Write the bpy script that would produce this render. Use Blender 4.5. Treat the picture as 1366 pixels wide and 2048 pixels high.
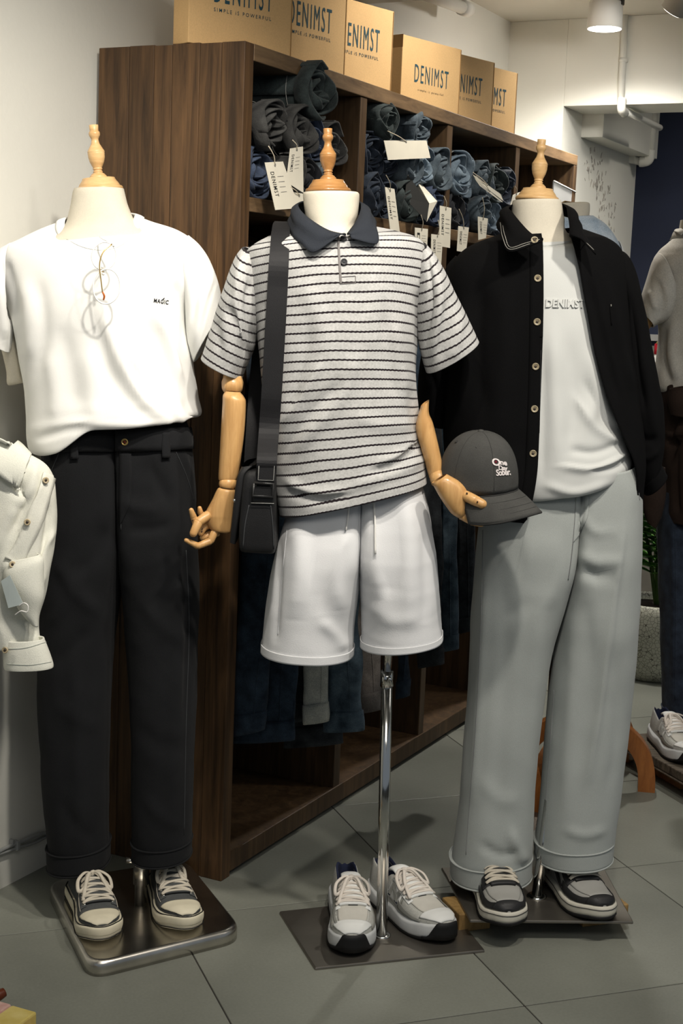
import bpy, bmesh, math, random
import numpy as np
from math import sin, cos, pi, radians, sqrt, acos
from mathutils import Vector, Matrix
from mathutils.bvhtree import BVHTree

for o in list(bpy.data.objects):
    bpy.data.objects.remove(o)
random.seed(7)
rng = np.random.RandomState(11)
scene = bpy.context.scene
COL = scene.collection

# ------------------------------------------------------------------ camera
CH = 1.42                                   # eye height
FPX = 2879.8                                # focal length for a 2048 px tall frame
PITCH, ROLL = radians(8.397), radians(2.300)
_fw = np.array([0, cos(PITCH), -sin(PITCH)]); _r = np.array([1., 0, 0]); _u = np.cross(_r, _fw)
CR = cos(ROLL) * _r + sin(ROLL) * _u
CU = -sin(ROLL) * _r + cos(ROLL) * _u
CF = _fw
CO = np.array([0, 0, CH])
cam = bpy.data.cameras.new('camera')
cam.sensor_fit = 'VERTICAL'; cam.sensor_height = 36; cam.sensor_width = 24
cam.lens = 36 * FPX / 2048
cam.clip_start = 0.05
camo = bpy.data.objects.new('camera', cam); COL.objects.link(camo)
m = Matrix.Identity(4)
for i in range(3):
    m[i][0] = CR[i]; m[i][1] = CU[i]; m[i][2] = -CF[i]; m[i][3] = CO[i]
camo.matrix_world = m
scene.camera = camo

# ------------------------------------------------------------------ world, lights, exposure
scene.view_settings.view_transform = 'Standard'
scene.view_settings.look = 'None'
scene.view_settings.gamma = 1
scene.view_settings.use_curve_mapping = False
scene.view_settings.exposure = 0.38
w = bpy.data.worlds.new('shop_world'); scene.world = w; w.use_nodes = True
w.node_tree.nodes['Background'].inputs[0].default_value = (0.78, 0.88, 1.0, 1)
w.node_tree.nodes['Background'].inputs[1].default_value = 0.16

def spot(name, loc, target, power, size=100, blend=0.6, radius=0.05, col=(1, 0.93, 0.83)):
    l = bpy.data.lights.new(name, 'SPOT'); l.energy = power; l.spot_size = radians(size); l.spot_blend = blend
    l.shadow_soft_size = radius; l.color = col
    o = bpy.data.objects.new(name, l); COL.objects.link(o); o.location = loc
    o.rotation_euler = (Vector(target) - Vector(loc)).to_track_quat('-Z', 'Y').to_euler()
    return o

def area(name, loc, target, power, sx, sy, col=(1, 0.96, 0.9)):
    l = bpy.data.lights.new(name, 'AREA'); l.shape = 'RECTANGLE'; l.size = sx; l.size_y = sy; l.energy = power; l.color = col
    o = bpy.data.objects.new(name, l); COL.objects.link(o); o.location = loc
    o.rotation_euler = (Vector(target) - Vector(loc)).to_track_quat('-Z', 'Y').to_euler()
    return o

SO_FAR = np.array([1.75, 5.75, 2.50])          # unseen fill light added to brighten the room beyond the lintel
spot('track_and_wash_spot', (-0.05, 2.05, 2.50), (-0.47, 3.10, 1.42), 92, 66, 1.0, 0.045)
spot('track_and_wash_spot', (0.45, 1.95, 2.50), (0.12, 3.05, 1.05), 56, 74, 1.0, 0.045)
spot('track_and_wash_spot', (1.00, 2.10, 2.50), (0.55, 3.25, 0.95), 56, 78, 1.0, 0.05)
spot('track_and_wash_spot', (0.66, 3.90, 2.50), (0.06, 4.22, 1.95), 34, 92, 1.0, 0.05)
spot('track_and_wash_spot', (-0.45, 1.80, 2.50), (-1.0, 2.95, 2.15), 30, 84, 1.0, 0.06)  # added wall wash without a fixture, brightens the upper left wall
area('ceiling_fill_light', (0.4, 0.9, 2.50), (0.3, 2.4, 0.2), 18, 1.6, 1.2)  # added soft fill for the room, no panel hangs here
spot('far_room_fill', tuple(SO_FAR), tuple(SO_FAR + np.array([.15, .35, -1.3])), 27, 150, 1.0, 0.06)
area('ceiling_fill_light', (2.3, 3.6, 2.50), (2.0, 4.0, 0.0), 10, 1.0, 1.2)  # second added fill, stands in for ambient light on the right

# ------------------------------------------------------------------ shelf frame: a along the front, b into the wall
YAW = radians(63.42)
SA = np.array([cos(YAW), sin(YAW), 0]); SBv = np.array([-sin(YAW), cos(YAW), 0]); SO = np.array([-0.2578, 3.3506, 0])
SZ = np.array([0, 0, 1.])
def S(u, v, z): return SO + SA * u + SBv * v + SZ * z

def ray(x, y): return CF + CR * ((x - 683) / FPX) - CU * ((y - 1024) / FPX)
def at(x, y, Y):
    d = ray(x, y); return CO + d * (Y / d[1])
def on_floor(x, y, z=0.0):
    d = ray(x, y); return CO + d * ((z - CH) / d[2])
def on_plane(x, y, p, n):
    d = ray(x, y); return CO + d * (((p - CO) @ n) / (d @ n))
def on_u(x, y, u): return on_plane(x, y, SO + SA * u, SA)
def on_v(x, y, v): return on_plane(x, y, SO + SBv * v, SBv)
def proj(V):
    d = np.asarray(V, float) - CO; z = d @ CF
    return 683 + FPX * (d @ CR) / z, 1024 - FPX * (d @ CU) / z
def mpp(Y): return Y / FPX * 1.0

# ------------------------------------------------------------------ object helpers
WLOC = {}
def link(o): COL.objects.link(o); return o
def tag(o, label=None, cat=None, group=None, kind=None):
    if label: o['label'] = label
    if cat: o['category'] = cat
    if group: o['group'] = group
    if kind: o['kind'] = kind
    return o
def thing(name, loc, label, cat, group=None):
    o = bpy.data.objects.new(name, None); link(o); o.empty_display_size = 0.05
    o.location = Vector(tuple(loc)); WLOC[o.name] = o.location.copy()
    return tag(o, label, cat, group)
def put(name, me, mat, parent=None, mods=()):
    """link a mesh given in world coordinates"""
    o = bpy.data.objects.new(name, me)
    if mat is not None and not me.materials: me.materials.append(mat)
    if parent is not None:
        o.parent = parent; o.matrix_parent_inverse = Matrix.Translation(-WLOC[parent.name]); WLOC[o.name] = Vector((0, 0, 0))
    else:
        n = len(me.vertices); a = np.empty(n * 3, np.float32); me.vertices.foreach_get('co', a); a = a.reshape(-1, 3)
        lo, hi = a.min(0), a.max(0); c = np.array([(lo[0] + hi[0]) / 2, (lo[1] + hi[1]) / 2, lo[2]], np.float32)
        me.vertices.foreach_set('co', (a - c).ravel()); o.location = Vector(tuple(float(t) for t in c)); WLOC[o.name] = o.location.copy()
    link(o)
    if o.name not in WLOC: WLOC[o.name] = Vector((0, 0, 0))
    for k in mods:
        if k[0] == 'solid':
            q = o.modifiers.new('thickness', 'SOLIDIFY'); q.thickness = k[1]; q.offset = k[2] if len(k) > 2 else -1
        if k[0] == 'sub':
            q = o.modifiers.new('smooth', 'SUBSURF'); q.levels = q.render_levels = k[1]
    return o
def mesh(name, V, F, UV=None, smooth=True):
    me = bpy.data.meshes.new(name)
    me.from_pydata([tuple(map(float, v)) for v in V], [], [tuple(map(int, f)) for f in F])
    if UV is not None:
        lay = me.uv_layers.new(name='UVMap')
        idx = np.empty(len(me.loops), np.int32); me.loops.foreach_get('vertex_index', idx)
        if callable(UV): lay.data.foreach_set('uv', np.asarray(UV(me), np.float32).ravel())
        else: lay.data.foreach_set('uv', np.asarray(UV, np.float32)[idx].ravel())
    if smooth: me.polygons.foreach_set('use_smooth', [True] * len(me.polygons))
    me.update(); return me
def bm_mesh(name, bm, smooth=False):
    me = bpy.data.meshes.new(name); bm.to_mesh(me); bm.free()
    if smooth: me.polygons.foreach_set('use_smooth', [True] * len(me.polygons))
    return me
def fbox(o, ax, ay, az, s0, s1, bev=0.0, seg=2, name='box'):
    """bevelled box spanned along three axes from s0 to s1"""
    bm = bmesh.new(); bmesh.ops.create_cube(bm, size=1)
    for v in bm.verts:
        v.co = Vector(tuple(s0[i] + (v.co[i] + .5) * (s1[i] - s0[i]) for i in range(3)))
    if bev > 0: bmesh.ops.bevel(bm, geom=bm.edges[:], offset=bev, segments=seg, profile=.5, affect='EDGES')
    for v in bm.verts:
        p = np.asarray(o) + np.asarray(ax) * v.co.x + np.asarray(ay) * v.co.y + np.asarray(az) * v.co.z
        v.co = Vector(tuple(p))
    bmesh.ops.recalc_face_normals(bm, faces=bm.faces[:])
    return bm_mesh(name, bm)
def sbox(u0, u1, v0, v1, z0, z1, bev=0.003): return fbox(SO, SA, SBv, SZ, (u0, v0, z0), (u1, v1, z1), bev)
def catmull(K, M):
    K = np.asarray(K, float); n = len(K)
    if n == 2:
        t = np.linspace(0, 1, M)[:, None]; return K[0] * (1 - t) + K[1] * t
    if K.ndim == 1: K = K[:, None]
    P = np.vstack([2 * K[0] - K[1], K, 2 * K[-1] - K[-2]])
    t = np.linspace(0, n - 1 - 1e-9, M); i = t.astype(int); f = (t - i)[:, None]
    p0, p1, p2, p3 = P[i], P[i + 1], P[i + 2], P[i + 3]
    return .5 * ((2 * p1) + (-p0 + p2) * f + (2 * p0 - 5 * p1 + 4 * p2 - p3) * f ** 2 + (-p0 + 3 * p1 - 3 * p2 + p3) * f ** 3)
def nrm(a): return a / (np.linalg.norm(a, axis=-1, keepdims=True) + 1e-12)
def grid_faces(M, N, closed):
    i = np.arange(M - 1)[:, None]; j = np.arange(N if closed else N - 1)[None, :]; k = (j + 1) % N
    return np.stack([i * N + j, i * N + k, (i + 1) * N + k, (i + 1) * N + j], -1).reshape(-1, 4)
def tube(pts, r, n=8, M=None, cap=True, name='tube', flat=1.0, nrmdir=None):
    pts = np.asarray(pts, float)
    K = catmull(pts, M) if M else pts
    M = len(K); rr = np.interp(np.linspace(0, 1, M), np.linspace(0, 1, len(np.atleast_1d(r))), np.atleast_1d(r))
    T = nrm(np.gradient(K, axis=0)); up = np.array([0, 0, 1.]) if abs(T[0][2]) < .9 else np.array([1., 0, 0])
    if nrmdir is not None: up = np.asarray(nrmdir, float)
    Vs = []; nv = nrm(np.cross(T[0], up))
    for i in range(M):
        nv = nrm(nv - T[i] * (nv @ T[i])); b = np.cross(T[i], nv)
        a = np.linspace(0, 2 * pi, n, endpoint=False)
        Vs.append(K[i] + rr[i] * (np.cos(a)[:, None] * nv + flat * np.sin(a)[:, None] * b))
    V = np.vstack(Vs); F = [tuple(f) for f in grid_faces(M, n, True)]
    if cap: F += [tuple(range(n - 1, -1, -1)), tuple(range((M - 1) * n, M * n))]
    return mesh(name, V, F)
def join_meshes(name, mes, smooth=None):
    V = []; F = []; k = 0; sm = []
    for me in mes:
        a = np.empty(len(me.vertices) * 3); me.vertices.foreach_get('co', a); V.append(a.reshape(-1, 3))
        for p in me.polygons: F.append(tuple(i + k for i in p.vertices)); sm.append(p.use_smooth)
        k += len(me.vertices); bpy.data.meshes.remove(me)
    me = mesh(name, np.vstack(V), F, None, False); me.polygons.foreach_set('use_smooth', sm); return me
def lathe(p0, axis, prof, n=32, name='lathe'):
    """prof: (distance along axis, radius)"""
    axis = nrm(np.asarray(axis, float)); x = nrm(np.cross(axis, [0.3, 1, 0.2])); y = np.cross(axis, x)
    a = np.linspace(0, 2 * pi, n, endpoint=False); V = []
    for t, r in prof: V.append(np.asarray(p0) + axis * t + r * (np.cos(a)[:, None] * x + np.sin(a)[:, None] * y))
    F = [tuple(f) for f in grid_faces(len(prof), n, True)]
    F += [tuple(range(n - 1, -1, -1)), tuple(range((len(prof) - 1) * n, len(prof) * n))]
    return mesh(name, np.vstack(V), F)
def ribbon(pts, wdir, width, thick, M=40, name='ribbon'):
    K = catmull(np.asarray(pts, float), M); W = np.asarray(wdir, float)
    W = np.broadcast_to(W, K.shape) if W.ndim == 1 else catmull(W, M)
    T = nrm(np.gradient(K, axis=0)); W = nrm(W - T * (W * T).sum(1, keepdims=True)); N = np.cross(T, W)
    wd = np.interp(np.linspace(0, 1, M), np.linspace(0, 1, len(np.atleast_1d(width))), np.atleast_1d(width))[:, None] / 2
    V = np.stack([K - W * wd - N * thick / 2, K + W * wd - N * thick / 2, K + W * wd + N * thick / 2, K - W * wd + N * thick / 2], 1).reshape(-1, 3)
    F = [tuple(f) for f in grid_faces(M, 4, True)] + [(3, 2, 1, 0), tuple(range((M - 1) * 4, M * 4))]
    return mesh(name, V, F, None, False)
def wob(V, scale, seed, n=6):
    """smooth pseudo-noise in about [-1, 1]"""
    r = np.random.RandomState(seed); out = 0
    for i in range(n):
        k = r.normal(size=3); k /= np.linalg.norm(k); s = scale * (0.6 + 1.2 * r.rand())
        out = out + np.sin(V @ k * s + r.rand() * 6.28 + 1.3 * np.sin(V @ r.normal(size=3) * s * .5 + r.rand() * 6))
    return out / n * 1.4

# ------------------------------------------------------------------ garments as lofted cloth tubes
class Cloth: pass
def loft(rings, Y, M=90, N=120, face=(0, -1, 0), gap=None, creases=(), noise=(), e=2.2, pre=None):
    """rings: (lx, ly, rx, ry, front depth, back depth[, opts]); each ring is a closed cross-section of the cloth"""
    L = []; R = []; D = []; E_ = []; G = []
    face = np.asarray(face, float)
    for q in rings:
        o = q[6] if len(q) > 6 else {}
        y = o.get('Y', Y)
        if 'P' in o: a, b = map(np.asarray, o['P'])
        else: a, b = at(q[0], q[1], o.get('YL', y)), at(q[2], q[3], o.get('YR', y))
        L.append(a); R.append(b)
        D.append((q[4], q[5], o.get('fz', 0), o.get('bz', 0), o.get('sh', 0)))
        E_.append((o.get('eL', o.get('e', e)), o.get('eR', o.get('e', e))))
        G.append(o.get('gap', (0, 0)))
    L = catmull(L, M); R = catmull(R, M); D = catmull(D, M); E_ = catmull(E_, M); G = catmull(G, M)
    C = (L + R) / 2; ax = (R - L) / 2; hw = np.linalg.norm(ax, axis=1, keepdims=True)
    ay = np.broadcast_to(face, ax.shape); axn = ax / hw; ay = nrm(ay - axn * (ay * axn).sum(1, keepdims=True))
    C = C + ay * D[:, 4:5]
    V = np.zeros((M, N, 3)); UVs = np.zeros((M, N, 2))
    al = np.concatenate([[0], np.cumsum(np.linalg.norm(np.diff(C, axis=0), axis=1))])
    for i in range(M):
        if gap: th = np.linspace(acos(np.clip(G[i, 1], -1, 1)), acos(np.clip(G[i, 0], -1, 1)) - 2 * pi, N)
        else: th = -np.linspace(0, 2 * pi, N, endpoint=False) + pi * 0.0
        c, s = np.cos(th), np.sin(th)
        ee = np.where(c > 0, E_[i, 1], E_[i, 0])
        cc = np.sign(c) * np.abs(c) ** (2 / ee); ss = np.sign(s) * np.abs(s) ** (2 / ee)
        if gap:                      # keep opening edges exactly where asked
            cc = c; ss = np.sign(s) * (1 - np.abs(c) ** ee) ** (1 / ee)
        dep = np.where(s > 0, D[i, 0], D[i, 1])
        V[i] = C[i] + cc[:, None] * ax[i] + (dep * ss)[:, None] * ay[i]
        V[i, :, 2] += np.where(s > 0, D[i, 2] * ss, D[i, 3] * -ss)
        UVs[i, :, 0] = th / (2 * pi) * 2 * (hw[i] * 1.6); UVs[i, :, 1] = al[i]
    c = Cloth(); c.M, c.N, c.closed = M, N, not gap; c.V = V; c.UV = UVs
    if pre: pre(c)
    for cr in creases: crease(c, *cr)
    for sc, amp, seed in noise:
        n = grid_normals(c); c.V = c.V + n * (amp * wob(c.V.reshape(-1, 3), sc, seed).reshape(M, N))[..., None]
    return c
def grid_normals(c):
    V = c.V
    if c.closed: dj = np.roll(V, -1, 1) - np.roll(V, 1, 1)
    else: dj = np.gradient(V, axis=1)
    di = np.gradient(V, axis=0)
    n = nrm(np.cross(di, dj))
    ctr = V.mean(1, keepdims=True); sgn = np.sign(((V - ctr) * n).sum(-1).mean()); return n * (sgn if sgn != 0 else 1)
def crease(c, pts, width, amp, kind='g'):
    """raise (amp > 0) or sink a fold that runs along a polyline over the front of the cloth"""
    n = grid_normals(c); V = c.V.reshape(-1, 3); nn = n.reshape(-1, 3)
    x, y = proj(V); P = np.stack([x, y], 1); pts = np.asarray(pts, float)
    if len(pts) > 2: pts = catmull(pts, 6 * len(pts))
    front = np.clip((nn * nrm(CO - V)).sum(1) * 3 + .3, 0, 1)
    best = np.full(len(P), 1e9); sd = np.zeros(len(P)); tt = np.zeros(len(P)); K = len(pts) - 1
    for i in range(K):
        a, b = pts[i], pts[i + 1]; d = b - a; l2 = d @ d + 1e-9
        t = np.clip(((P - a) @ d) / l2, 0, 1); q = P - (a + t[:, None] * d); dd = np.hypot(q[:, 0], q[:, 1])
        m_ = dd < best; best = np.where(m_, dd, best); tt = np.where(m_, (i + t) / K, tt)
        sd = np.where(m_, np.sign(d[0] * q[:, 1] - d[1] * q[:, 0]), sd)
    k = best / width; taper = np.clip(np.minimum(tt, 1 - tt) * 5 + .12, 0, 1) ** .7
    if kind == 'g': f = np.exp(-k * k)
    elif kind == 's': f = np.where(sd > 0, np.exp(-k * k), np.exp(-(k * 3.2) ** 2))        # steep on one side
    else: f = np.where(sd < 0, np.exp(-k * k), np.exp(-(k * 3.2) ** 2))
    dsp = (amp * f * taper * front).reshape(c.M, c.N)
    c.V = c.V + n * dsp[..., None]
def cloth_mesh(c, name, extra=None):
    V = c.V.reshape(-1, 3); F = grid_faces(c.M, c.N, c.closed)
    nn = grid_normals(c)
    f0 = F[len(F) // 2]; fn = np.cross(V[f0[1]] - V[f0[0]], V[f0[2]] - V[f0[0]])
    if fn @ nn.reshape(-1, 3)[f0[0]] < 0: F = F[:, ::-1]
    M, N = c.M, c.N; uv = c.UV.reshape(-1, 2)
    c.bvh = BVHTree.FromPolygons([tuple(v) for v in V], [tuple(map(int, f)) for f in F])
    return mesh(name, V, F, uv)
def garment(name, c, mat, parent=None, thick=0.0025):
    return put(name, cloth_mesh(c, name), mat, parent, [('solid', thick, -1)] if thick else ())
def bvh_of(me):
    return BVHTree.FromPolygons([v.co[:] for v in me.vertices], [tuple(p.vertices) for p in me.polygons])
def hit(x, y, bvh, Y=3.0):
    if not isinstance(bvh, (list, tuple)): bvh = [bvh]
    d = Vector(tuple(ray(x, y))).normalized(); best = None
    for b in bvh:
        r = b.ray_cast(Vector(tuple(CO)), d)
        if r[0] is not None and (best is None or r[3] < best[3]): best = r
    if best is None: return at(x, y, Y), -np.array(d)
    n = np.array(best[1]);  n = n if n @ np.array(d) < 0 else -n
    return np.array(best[0]), n
def stick(px, bvh, off=0.001, M=None, Y=3.0):
    px = catmull(np.asarray(px, float), M) if M else np.asarray(px, float)
    out = []
    for x, y in px:
        p, n = hit(x, y, bvh, Y); out.append(p + n * off)
    return np.array(out)
def seam(name, px, bvh, mat, parent, r=0.0008, M=30, Y=3.0, off=0.0004):
    return put(name, tube(stick(px, bvh, off, M, Y), r, 5, name=name), mat, parent)
def strip_on(px_pairs, bvh, off, thick, Y=3.0, M=30, name='strip', K=5):
    """cloth strip that lies on a surface: list of (left px, right px) pairs along it"""
    a = catmull([p[0] for p in px_pairs], M); b = catmull([p[1] for p in px_pairs], M); V = []
    for i in range(M):
        for k in range(K):
            q = a[i] + (b[i] - a[i]) * k / (K - 1); p, n = hit(q[0], q[1], bvh, Y); V.append(p + n * off)
    return mesh(name, V, [tuple(f) for f in grid_faces(M, K, False)])

# ------------------------------------------------------------------ lettering
def text_geo(body, size=1.0, bold=0.0, spacing=1.0, align='CENTER', res=3):
    cu = bpy.data.curves.new('lettering', 'FONT'); cu.body = body; cu.size = size; cu.offset = bold; cu.space_character = spacing
    cu.align_x = align; cu.align_y = 'CENTER'; cu.resolution_u = res; cu.fill_mode = 'FRONT'
    o = bpy.data.objects.new('lettering', cu); link(o)
    dg = bpy.context.evaluated_depsgraph_get(); me = bpy.data.meshes.new_from_object(o.evaluated_get(dg))
    bpy.data.objects.remove(o); bpy.data.curves.remove(cu)
    bm = bmesh.new(); bm.from_mesh(me); bpy.data.meshes.remove(me)
    bmesh.ops.triangulate(bm, faces=bm.faces[:]); 
    V = np.array([v.co[:2] for v in bm.verts]); F = [tuple(v.index for v in f.verts) for f in bm.faces]; bm.free()
    return V, F
def text_fit(body, bold=0.0, spacing=1.0):
    V, F = text_geo(body, 1.0, bold, spacing); lo, hi = V.min(0), V.max(0)
    return (V - lo) / (hi - lo), F
def lettering(body, o_px, x_px, y_px, bvh, mat, parent, off=0.0008, bold=0.0, spacing=1.0, name='lettering', Y=3.0, thick=0):
    """lay words on a surface: o_px lower-left corner, x_px / y_px vectors to the ends of the line and of the cap height"""
    V, F = text_fit(body, bold, spacing); o_px, x_px, y_px = map(lambda t: np.asarray(t, float), (o_px, x_px, y_px)); W = []
    for a, b in V:
        q = o_px + x_px * a + y_px * b; p, n = hit(q[0], q[1], bvh, Y); W.append(p + n * off)
    return put(name, mesh(name, W, F, None, False), mat, parent, [('solid', thick, 1)] if thick else ())
def lettering3(body, o, x, y, mat, parent, bold=0.0, spacing=1.0, name='lettering'):
    V, F = text_fit(body, bold, spacing); o, x, y = map(lambda t: np.asarray(t, float), (o, x, y))
    return put(name, mesh(name, [o + x * a + y * b for a, b in V], F, None, False), mat, parent)

# ------------------------------------------------------------------ materials
def srgb(c):
    if isinstance(c, str): c = tuple(int(c[i:i + 2], 16) for i in (0, 2, 4))
    c = [t / 255 if max(c) > 1 else t for t in c]
    return tuple((t / 12.92 if t <= .04045 else ((t + .055) / 1.055) ** 2.4) for t in c)
def M_(name, col, rough=.8, var=.08, vscale=12, bump=0, bscale=200, metal=0, sheen=0, spec=.3, coat=0, fine=0, fscale=900, col2=None, stretch=(1, 1, 1), detail=4):
    m = bpy.data.materials.new(name); m.use_nodes = True; nt = m.node_tree; b = nt.nodes['Principled BSDF']
    c = srgb(col); b.inputs['Roughness'].default_value = rough; b.inputs['Metallic'].default_value = metal
    b.inputs['Specular IOR Level'].default_value = spec; b.inputs['Sheen Weight'].default_value = sheen; b.inputs['Coat Weight'].default_value = coat
    b.inputs['Sheen Roughness'].default_value = .5
    tc = nt.nodes.new('ShaderNodeTexCoord'); mp = nt.nodes.new('ShaderNodeMapping'); mp.inputs['Scale'].default_value = stretch
    nt.links.new(tc.outputs['Object'], mp.inputs['Vector'])
    n = nt.nodes.new('ShaderNodeTexNoise'); n.inputs['Scale'].default_value = vscale; n.inputs['Detail'].default_value = detail
    nt.links.new(mp.outputs['Vector'], n.inputs['Vector'])
    r = nt.nodes.new('ShaderNodeValToRGB'); e = r.color_ramp.elements; e[0].position = .3; e[1].position = .7
    c2 = srgb(col2) if col2 else tuple(min(1, t * (1 + var)) for t in c); c1 = c if col2 else tuple(t * (1 - var) for t in c)
    e[0].color = (*c1, 1); e[1].color = (*c2, 1); nt.links.new(n.outputs['Fac'], r.inputs['Fac']); out = r.outputs['Color']
    if fine:
        n2 = nt.nodes.new('ShaderNodeTexNoise'); n2.inputs['Scale'].default_value = fscale; n2.inputs['Detail'].default_value = 2
        nt.links.new(mp.outputs['Vector'], n2.inputs['Vector'])
        mr = nt.nodes.new('ShaderNodeMapRange'); mr.inputs[1].default_value = .3; mr.inputs[2].default_value = .7; mr.inputs[3].default_value = 1 - fine; mr.inputs[4].default_value = 1 + fine
        nt.links.new(n2.outputs['Fac'], mr.inputs[0])
        mx = nt.nodes.new('ShaderNodeVectorMath'); mx.operation = 'SCALE'; nt.links.new(out, mx.inputs[0]); nt.links.new(mr.outputs[0], mx.inputs['Scale']); out = mx.outputs[0]
    nt.links.new(out, b.inputs['Base Color'])
    if bump:
        n3 = nt.nodes.new('ShaderNodeTexNoise'); n3.inputs['Scale'].default_value = bscale; n3.inputs['Detail'].default_value = 3
        nt.links.new(mp.outputs['Vector'], n3.inputs['Vector'])
        bp = nt.nodes.new('ShaderNodeBump'); bp.inputs['Strength'].default_value = bump; bp.inputs['Distance'].default_value = .002
        nt.links.new(n3.outputs['Fac'], bp.inputs['Height']); nt.links.new(bp.outputs['Normal'], b.inputs['Normal'])
    m['_out'] = ''
    return m
def wood(name, dark, light, grain=(1, 1, 1), scale=6, rough=.5, rand=.25, coat=0):
    m = bpy.data.materials.new(name); m.use_nodes = True; nt = m.node_tree; b = nt.nodes['Principled BSDF']
    b.inputs['Roughness'].default_value = rough; b.inputs['Coat Weight'].default_value = coat; b.inputs['Specular IOR Level'].default_value = .35
    tc = nt.nodes.new('ShaderNodeTexCoord'); mp = nt.nodes.new('ShaderNodeMapping'); mp.inputs['Scale'].default_value = grain
    oi = nt.nodes.new('ShaderNodeObjectInfo'); sc = nt.nodes.new('ShaderNodeVectorMath'); sc.operation = 'SCALE'; sc.inputs[0].default_value = (7, 13, 5)
    nt.links.new(oi.outputs['Random'], sc.inputs['Scale']); nt.links.new(tc.outputs['Object'], mp.inputs['Vector']); nt.links.new(sc.outputs[0], mp.inputs['Location'])
    n = nt.nodes.new('ShaderNodeTexNoise'); n.inputs['Scale'].default_value = scale; n.inputs['Detail'].default_value = 8; n.inputs['Distortion'].default_value = .6; n.inputs['Roughness'].default_value = .65
    nt.links.new(mp.outputs['Vector'], n.inputs['Vector'])
    r = nt.nodes.new('ShaderNodeValToRGB'); e = r.color_ramp.elements; e[0].position = .32; e[1].position = .68
    e[0].color = (*srgb(dark), 1); e[1].color = (*srgb(light), 1); nt.links.new(n.outputs['Fac'], r.inputs['Fac'])
    mr = nt.nodes.new('ShaderNodeMapRange'); mr.inputs[3].default_value = 1 - rand; mr.inputs[4].default_value = 1 + rand; nt.links.new(oi.outputs['Random'], mr.inputs[0])
    mx = nt.nodes.new('ShaderNodeVectorMath'); mx.operation = 'SCALE'; nt.links.new(r.outputs['Color'], mx.inputs[0]); nt.links.new(mr.outputs[0], mx.inputs['Scale'])
    nt.links.new(mx.outputs[0], b.inputs['Base Color'])
    bp = nt.nodes.new('ShaderNodeBump'); bp.inputs['Strength'].default_value = .15; bp.inputs['Distance'].default_value = .001
    nt.links.new(n.outputs['Fac'], bp.inputs['Height']); nt.links.new(bp.outputs['Normal'], b.inputs['Normal'])
    return m
def emit(name, col, strength):
    m = bpy.data.materials.new(name); m.use_nodes = True; b = m.node_tree.nodes['Principled BSDF']
    b.inputs['Base Color'].default_value = (*srgb(col), 1); b.inputs['Emission Color'].default_value = (*srgb(col), 1); b.inputs['Emission Strength'].default_value = strength
    return m
def denim(name, base, fade, rough=.9):
    return M_(name, base, rough, vscale=26, col2=fade, fine=.3, fscale=600, bump=.8, bscale=90, sheen=.05, detail=8)
# ================================================================== THE SETTING
m_wall = M_('white_paint', (222, 221, 212), .75, .03, 3, .25, 60)
m_wall_low = m_wall
m_ceil = M_('ceiling_paint', (205, 202, 192), .8, .04, 2, .2, 50)
m_navy = M_('navy_paint', (30, 37, 58), .6, .08, 6, .1, 80)
m_grout = M_('grout', (52, 50, 46), .9, .1, 30)
m_tile = M_('grey_floor_tile', (124, 126, 117), .42, .2, 2.2, .08, 120, spec=.35, fine=.05, fscale=160, detail=7)
m_white_plastic = M_('white_plastic', (215, 215, 208), .45, .02)
m_dark_metal = M_('dark_metal', (40, 38, 36), .5, .1)

def structure(name, me, mat, mods=()): return tag(put(name, me, mat, None, mods), kind='structure')

# floor: grout bed with 60 cm tiles laid at their own angle
ta = radians(20.0); T1 = np.array([cos(ta), sin(ta), 0]); T2 = np.array([-sin(ta), cos(ta), 0])
floor_bed = structure('floor', fbox((0, 0, 0), (1, 0, 0), (0, 1, 0), (0, 0, 1), (-3.2, -1.5, -.06), (6, 9.5, -.0015), 0), m_grout)
tl = fbox((0, 0, 0), (1, 0, 0), (0, 1, 0), (0, 0, 1), (-.2985, -.2985, -.02), (.2985, .2985, 0), .0015, 2, 'tile'); tl.materials.append(m_tile)
for i in range(-5, 14):
    for j in range(-4, 16):
        c = T1 * (1.343 + .3 + .6 * i) + T2 * (2.471 + .3 + .6 * j)
        if not (-2.9 < c[0] < 5.2 and -.8 < c[1] < 8.2): continue
        x, y = proj(c)
        near = c[1] > 1.5 and -900 < x < 2300
        if not near: continue
        o = bpy.data.objects.new('tile', tl); link(o); o.parent = floor_bed
        o.matrix_parent_inverse = Matrix.Translation(-WLOC[floor_bed.name])
        o.location = c; o.rotation_euler = (0, 0, ta)
structure('wall_left', sbox(-3.4, 2.75, .42, .60, 0, 2.545, 0), m_wall)
structure('ceiling', sbox(-3.4, 4.1, -3.6, .60, 2.545, 2.65, 0), m_ceil)
structure('wall_back', sbox(2.75, 3.0, .176, .60, 0, 2.545, .002), m_wall)
structure('trim_1', sbox(2.75, 3.0, -3.6, .176, 2.212, 2.545, .002), m_wall)          # lintel over the opening
structure('wall_far_left', sbox(3.0, 3.86, .18, .60, 0, 2.545, 0), m_wall)
structure('trim_2', sbox(3.0, 3.86, .085, .18, 2.12, 2.545, .002), m_wall)            # boxed-in duct along the far room
structure('trim_3', sbox(1.10, 1.43, -3.6, .42, 2.36, 2.545, .003), m_ceil)           # ceiling beam
structure('wall_far', sbox(3.86, 4.0, -3.6, .60, 0, 2.545, 0), m_navy)
structure('trim_4', sbox(3.83, 3.862, -3.6, .178, 1.285, 1.315, .002), M_('grey_trim', (150, 150, 148), .6))
structure('trim_5', sbox(3.835, 3.862, -3.6, .178, 0.0, 1.262, .0), M_('grey_dado', (112, 108, 100), .7))
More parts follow.
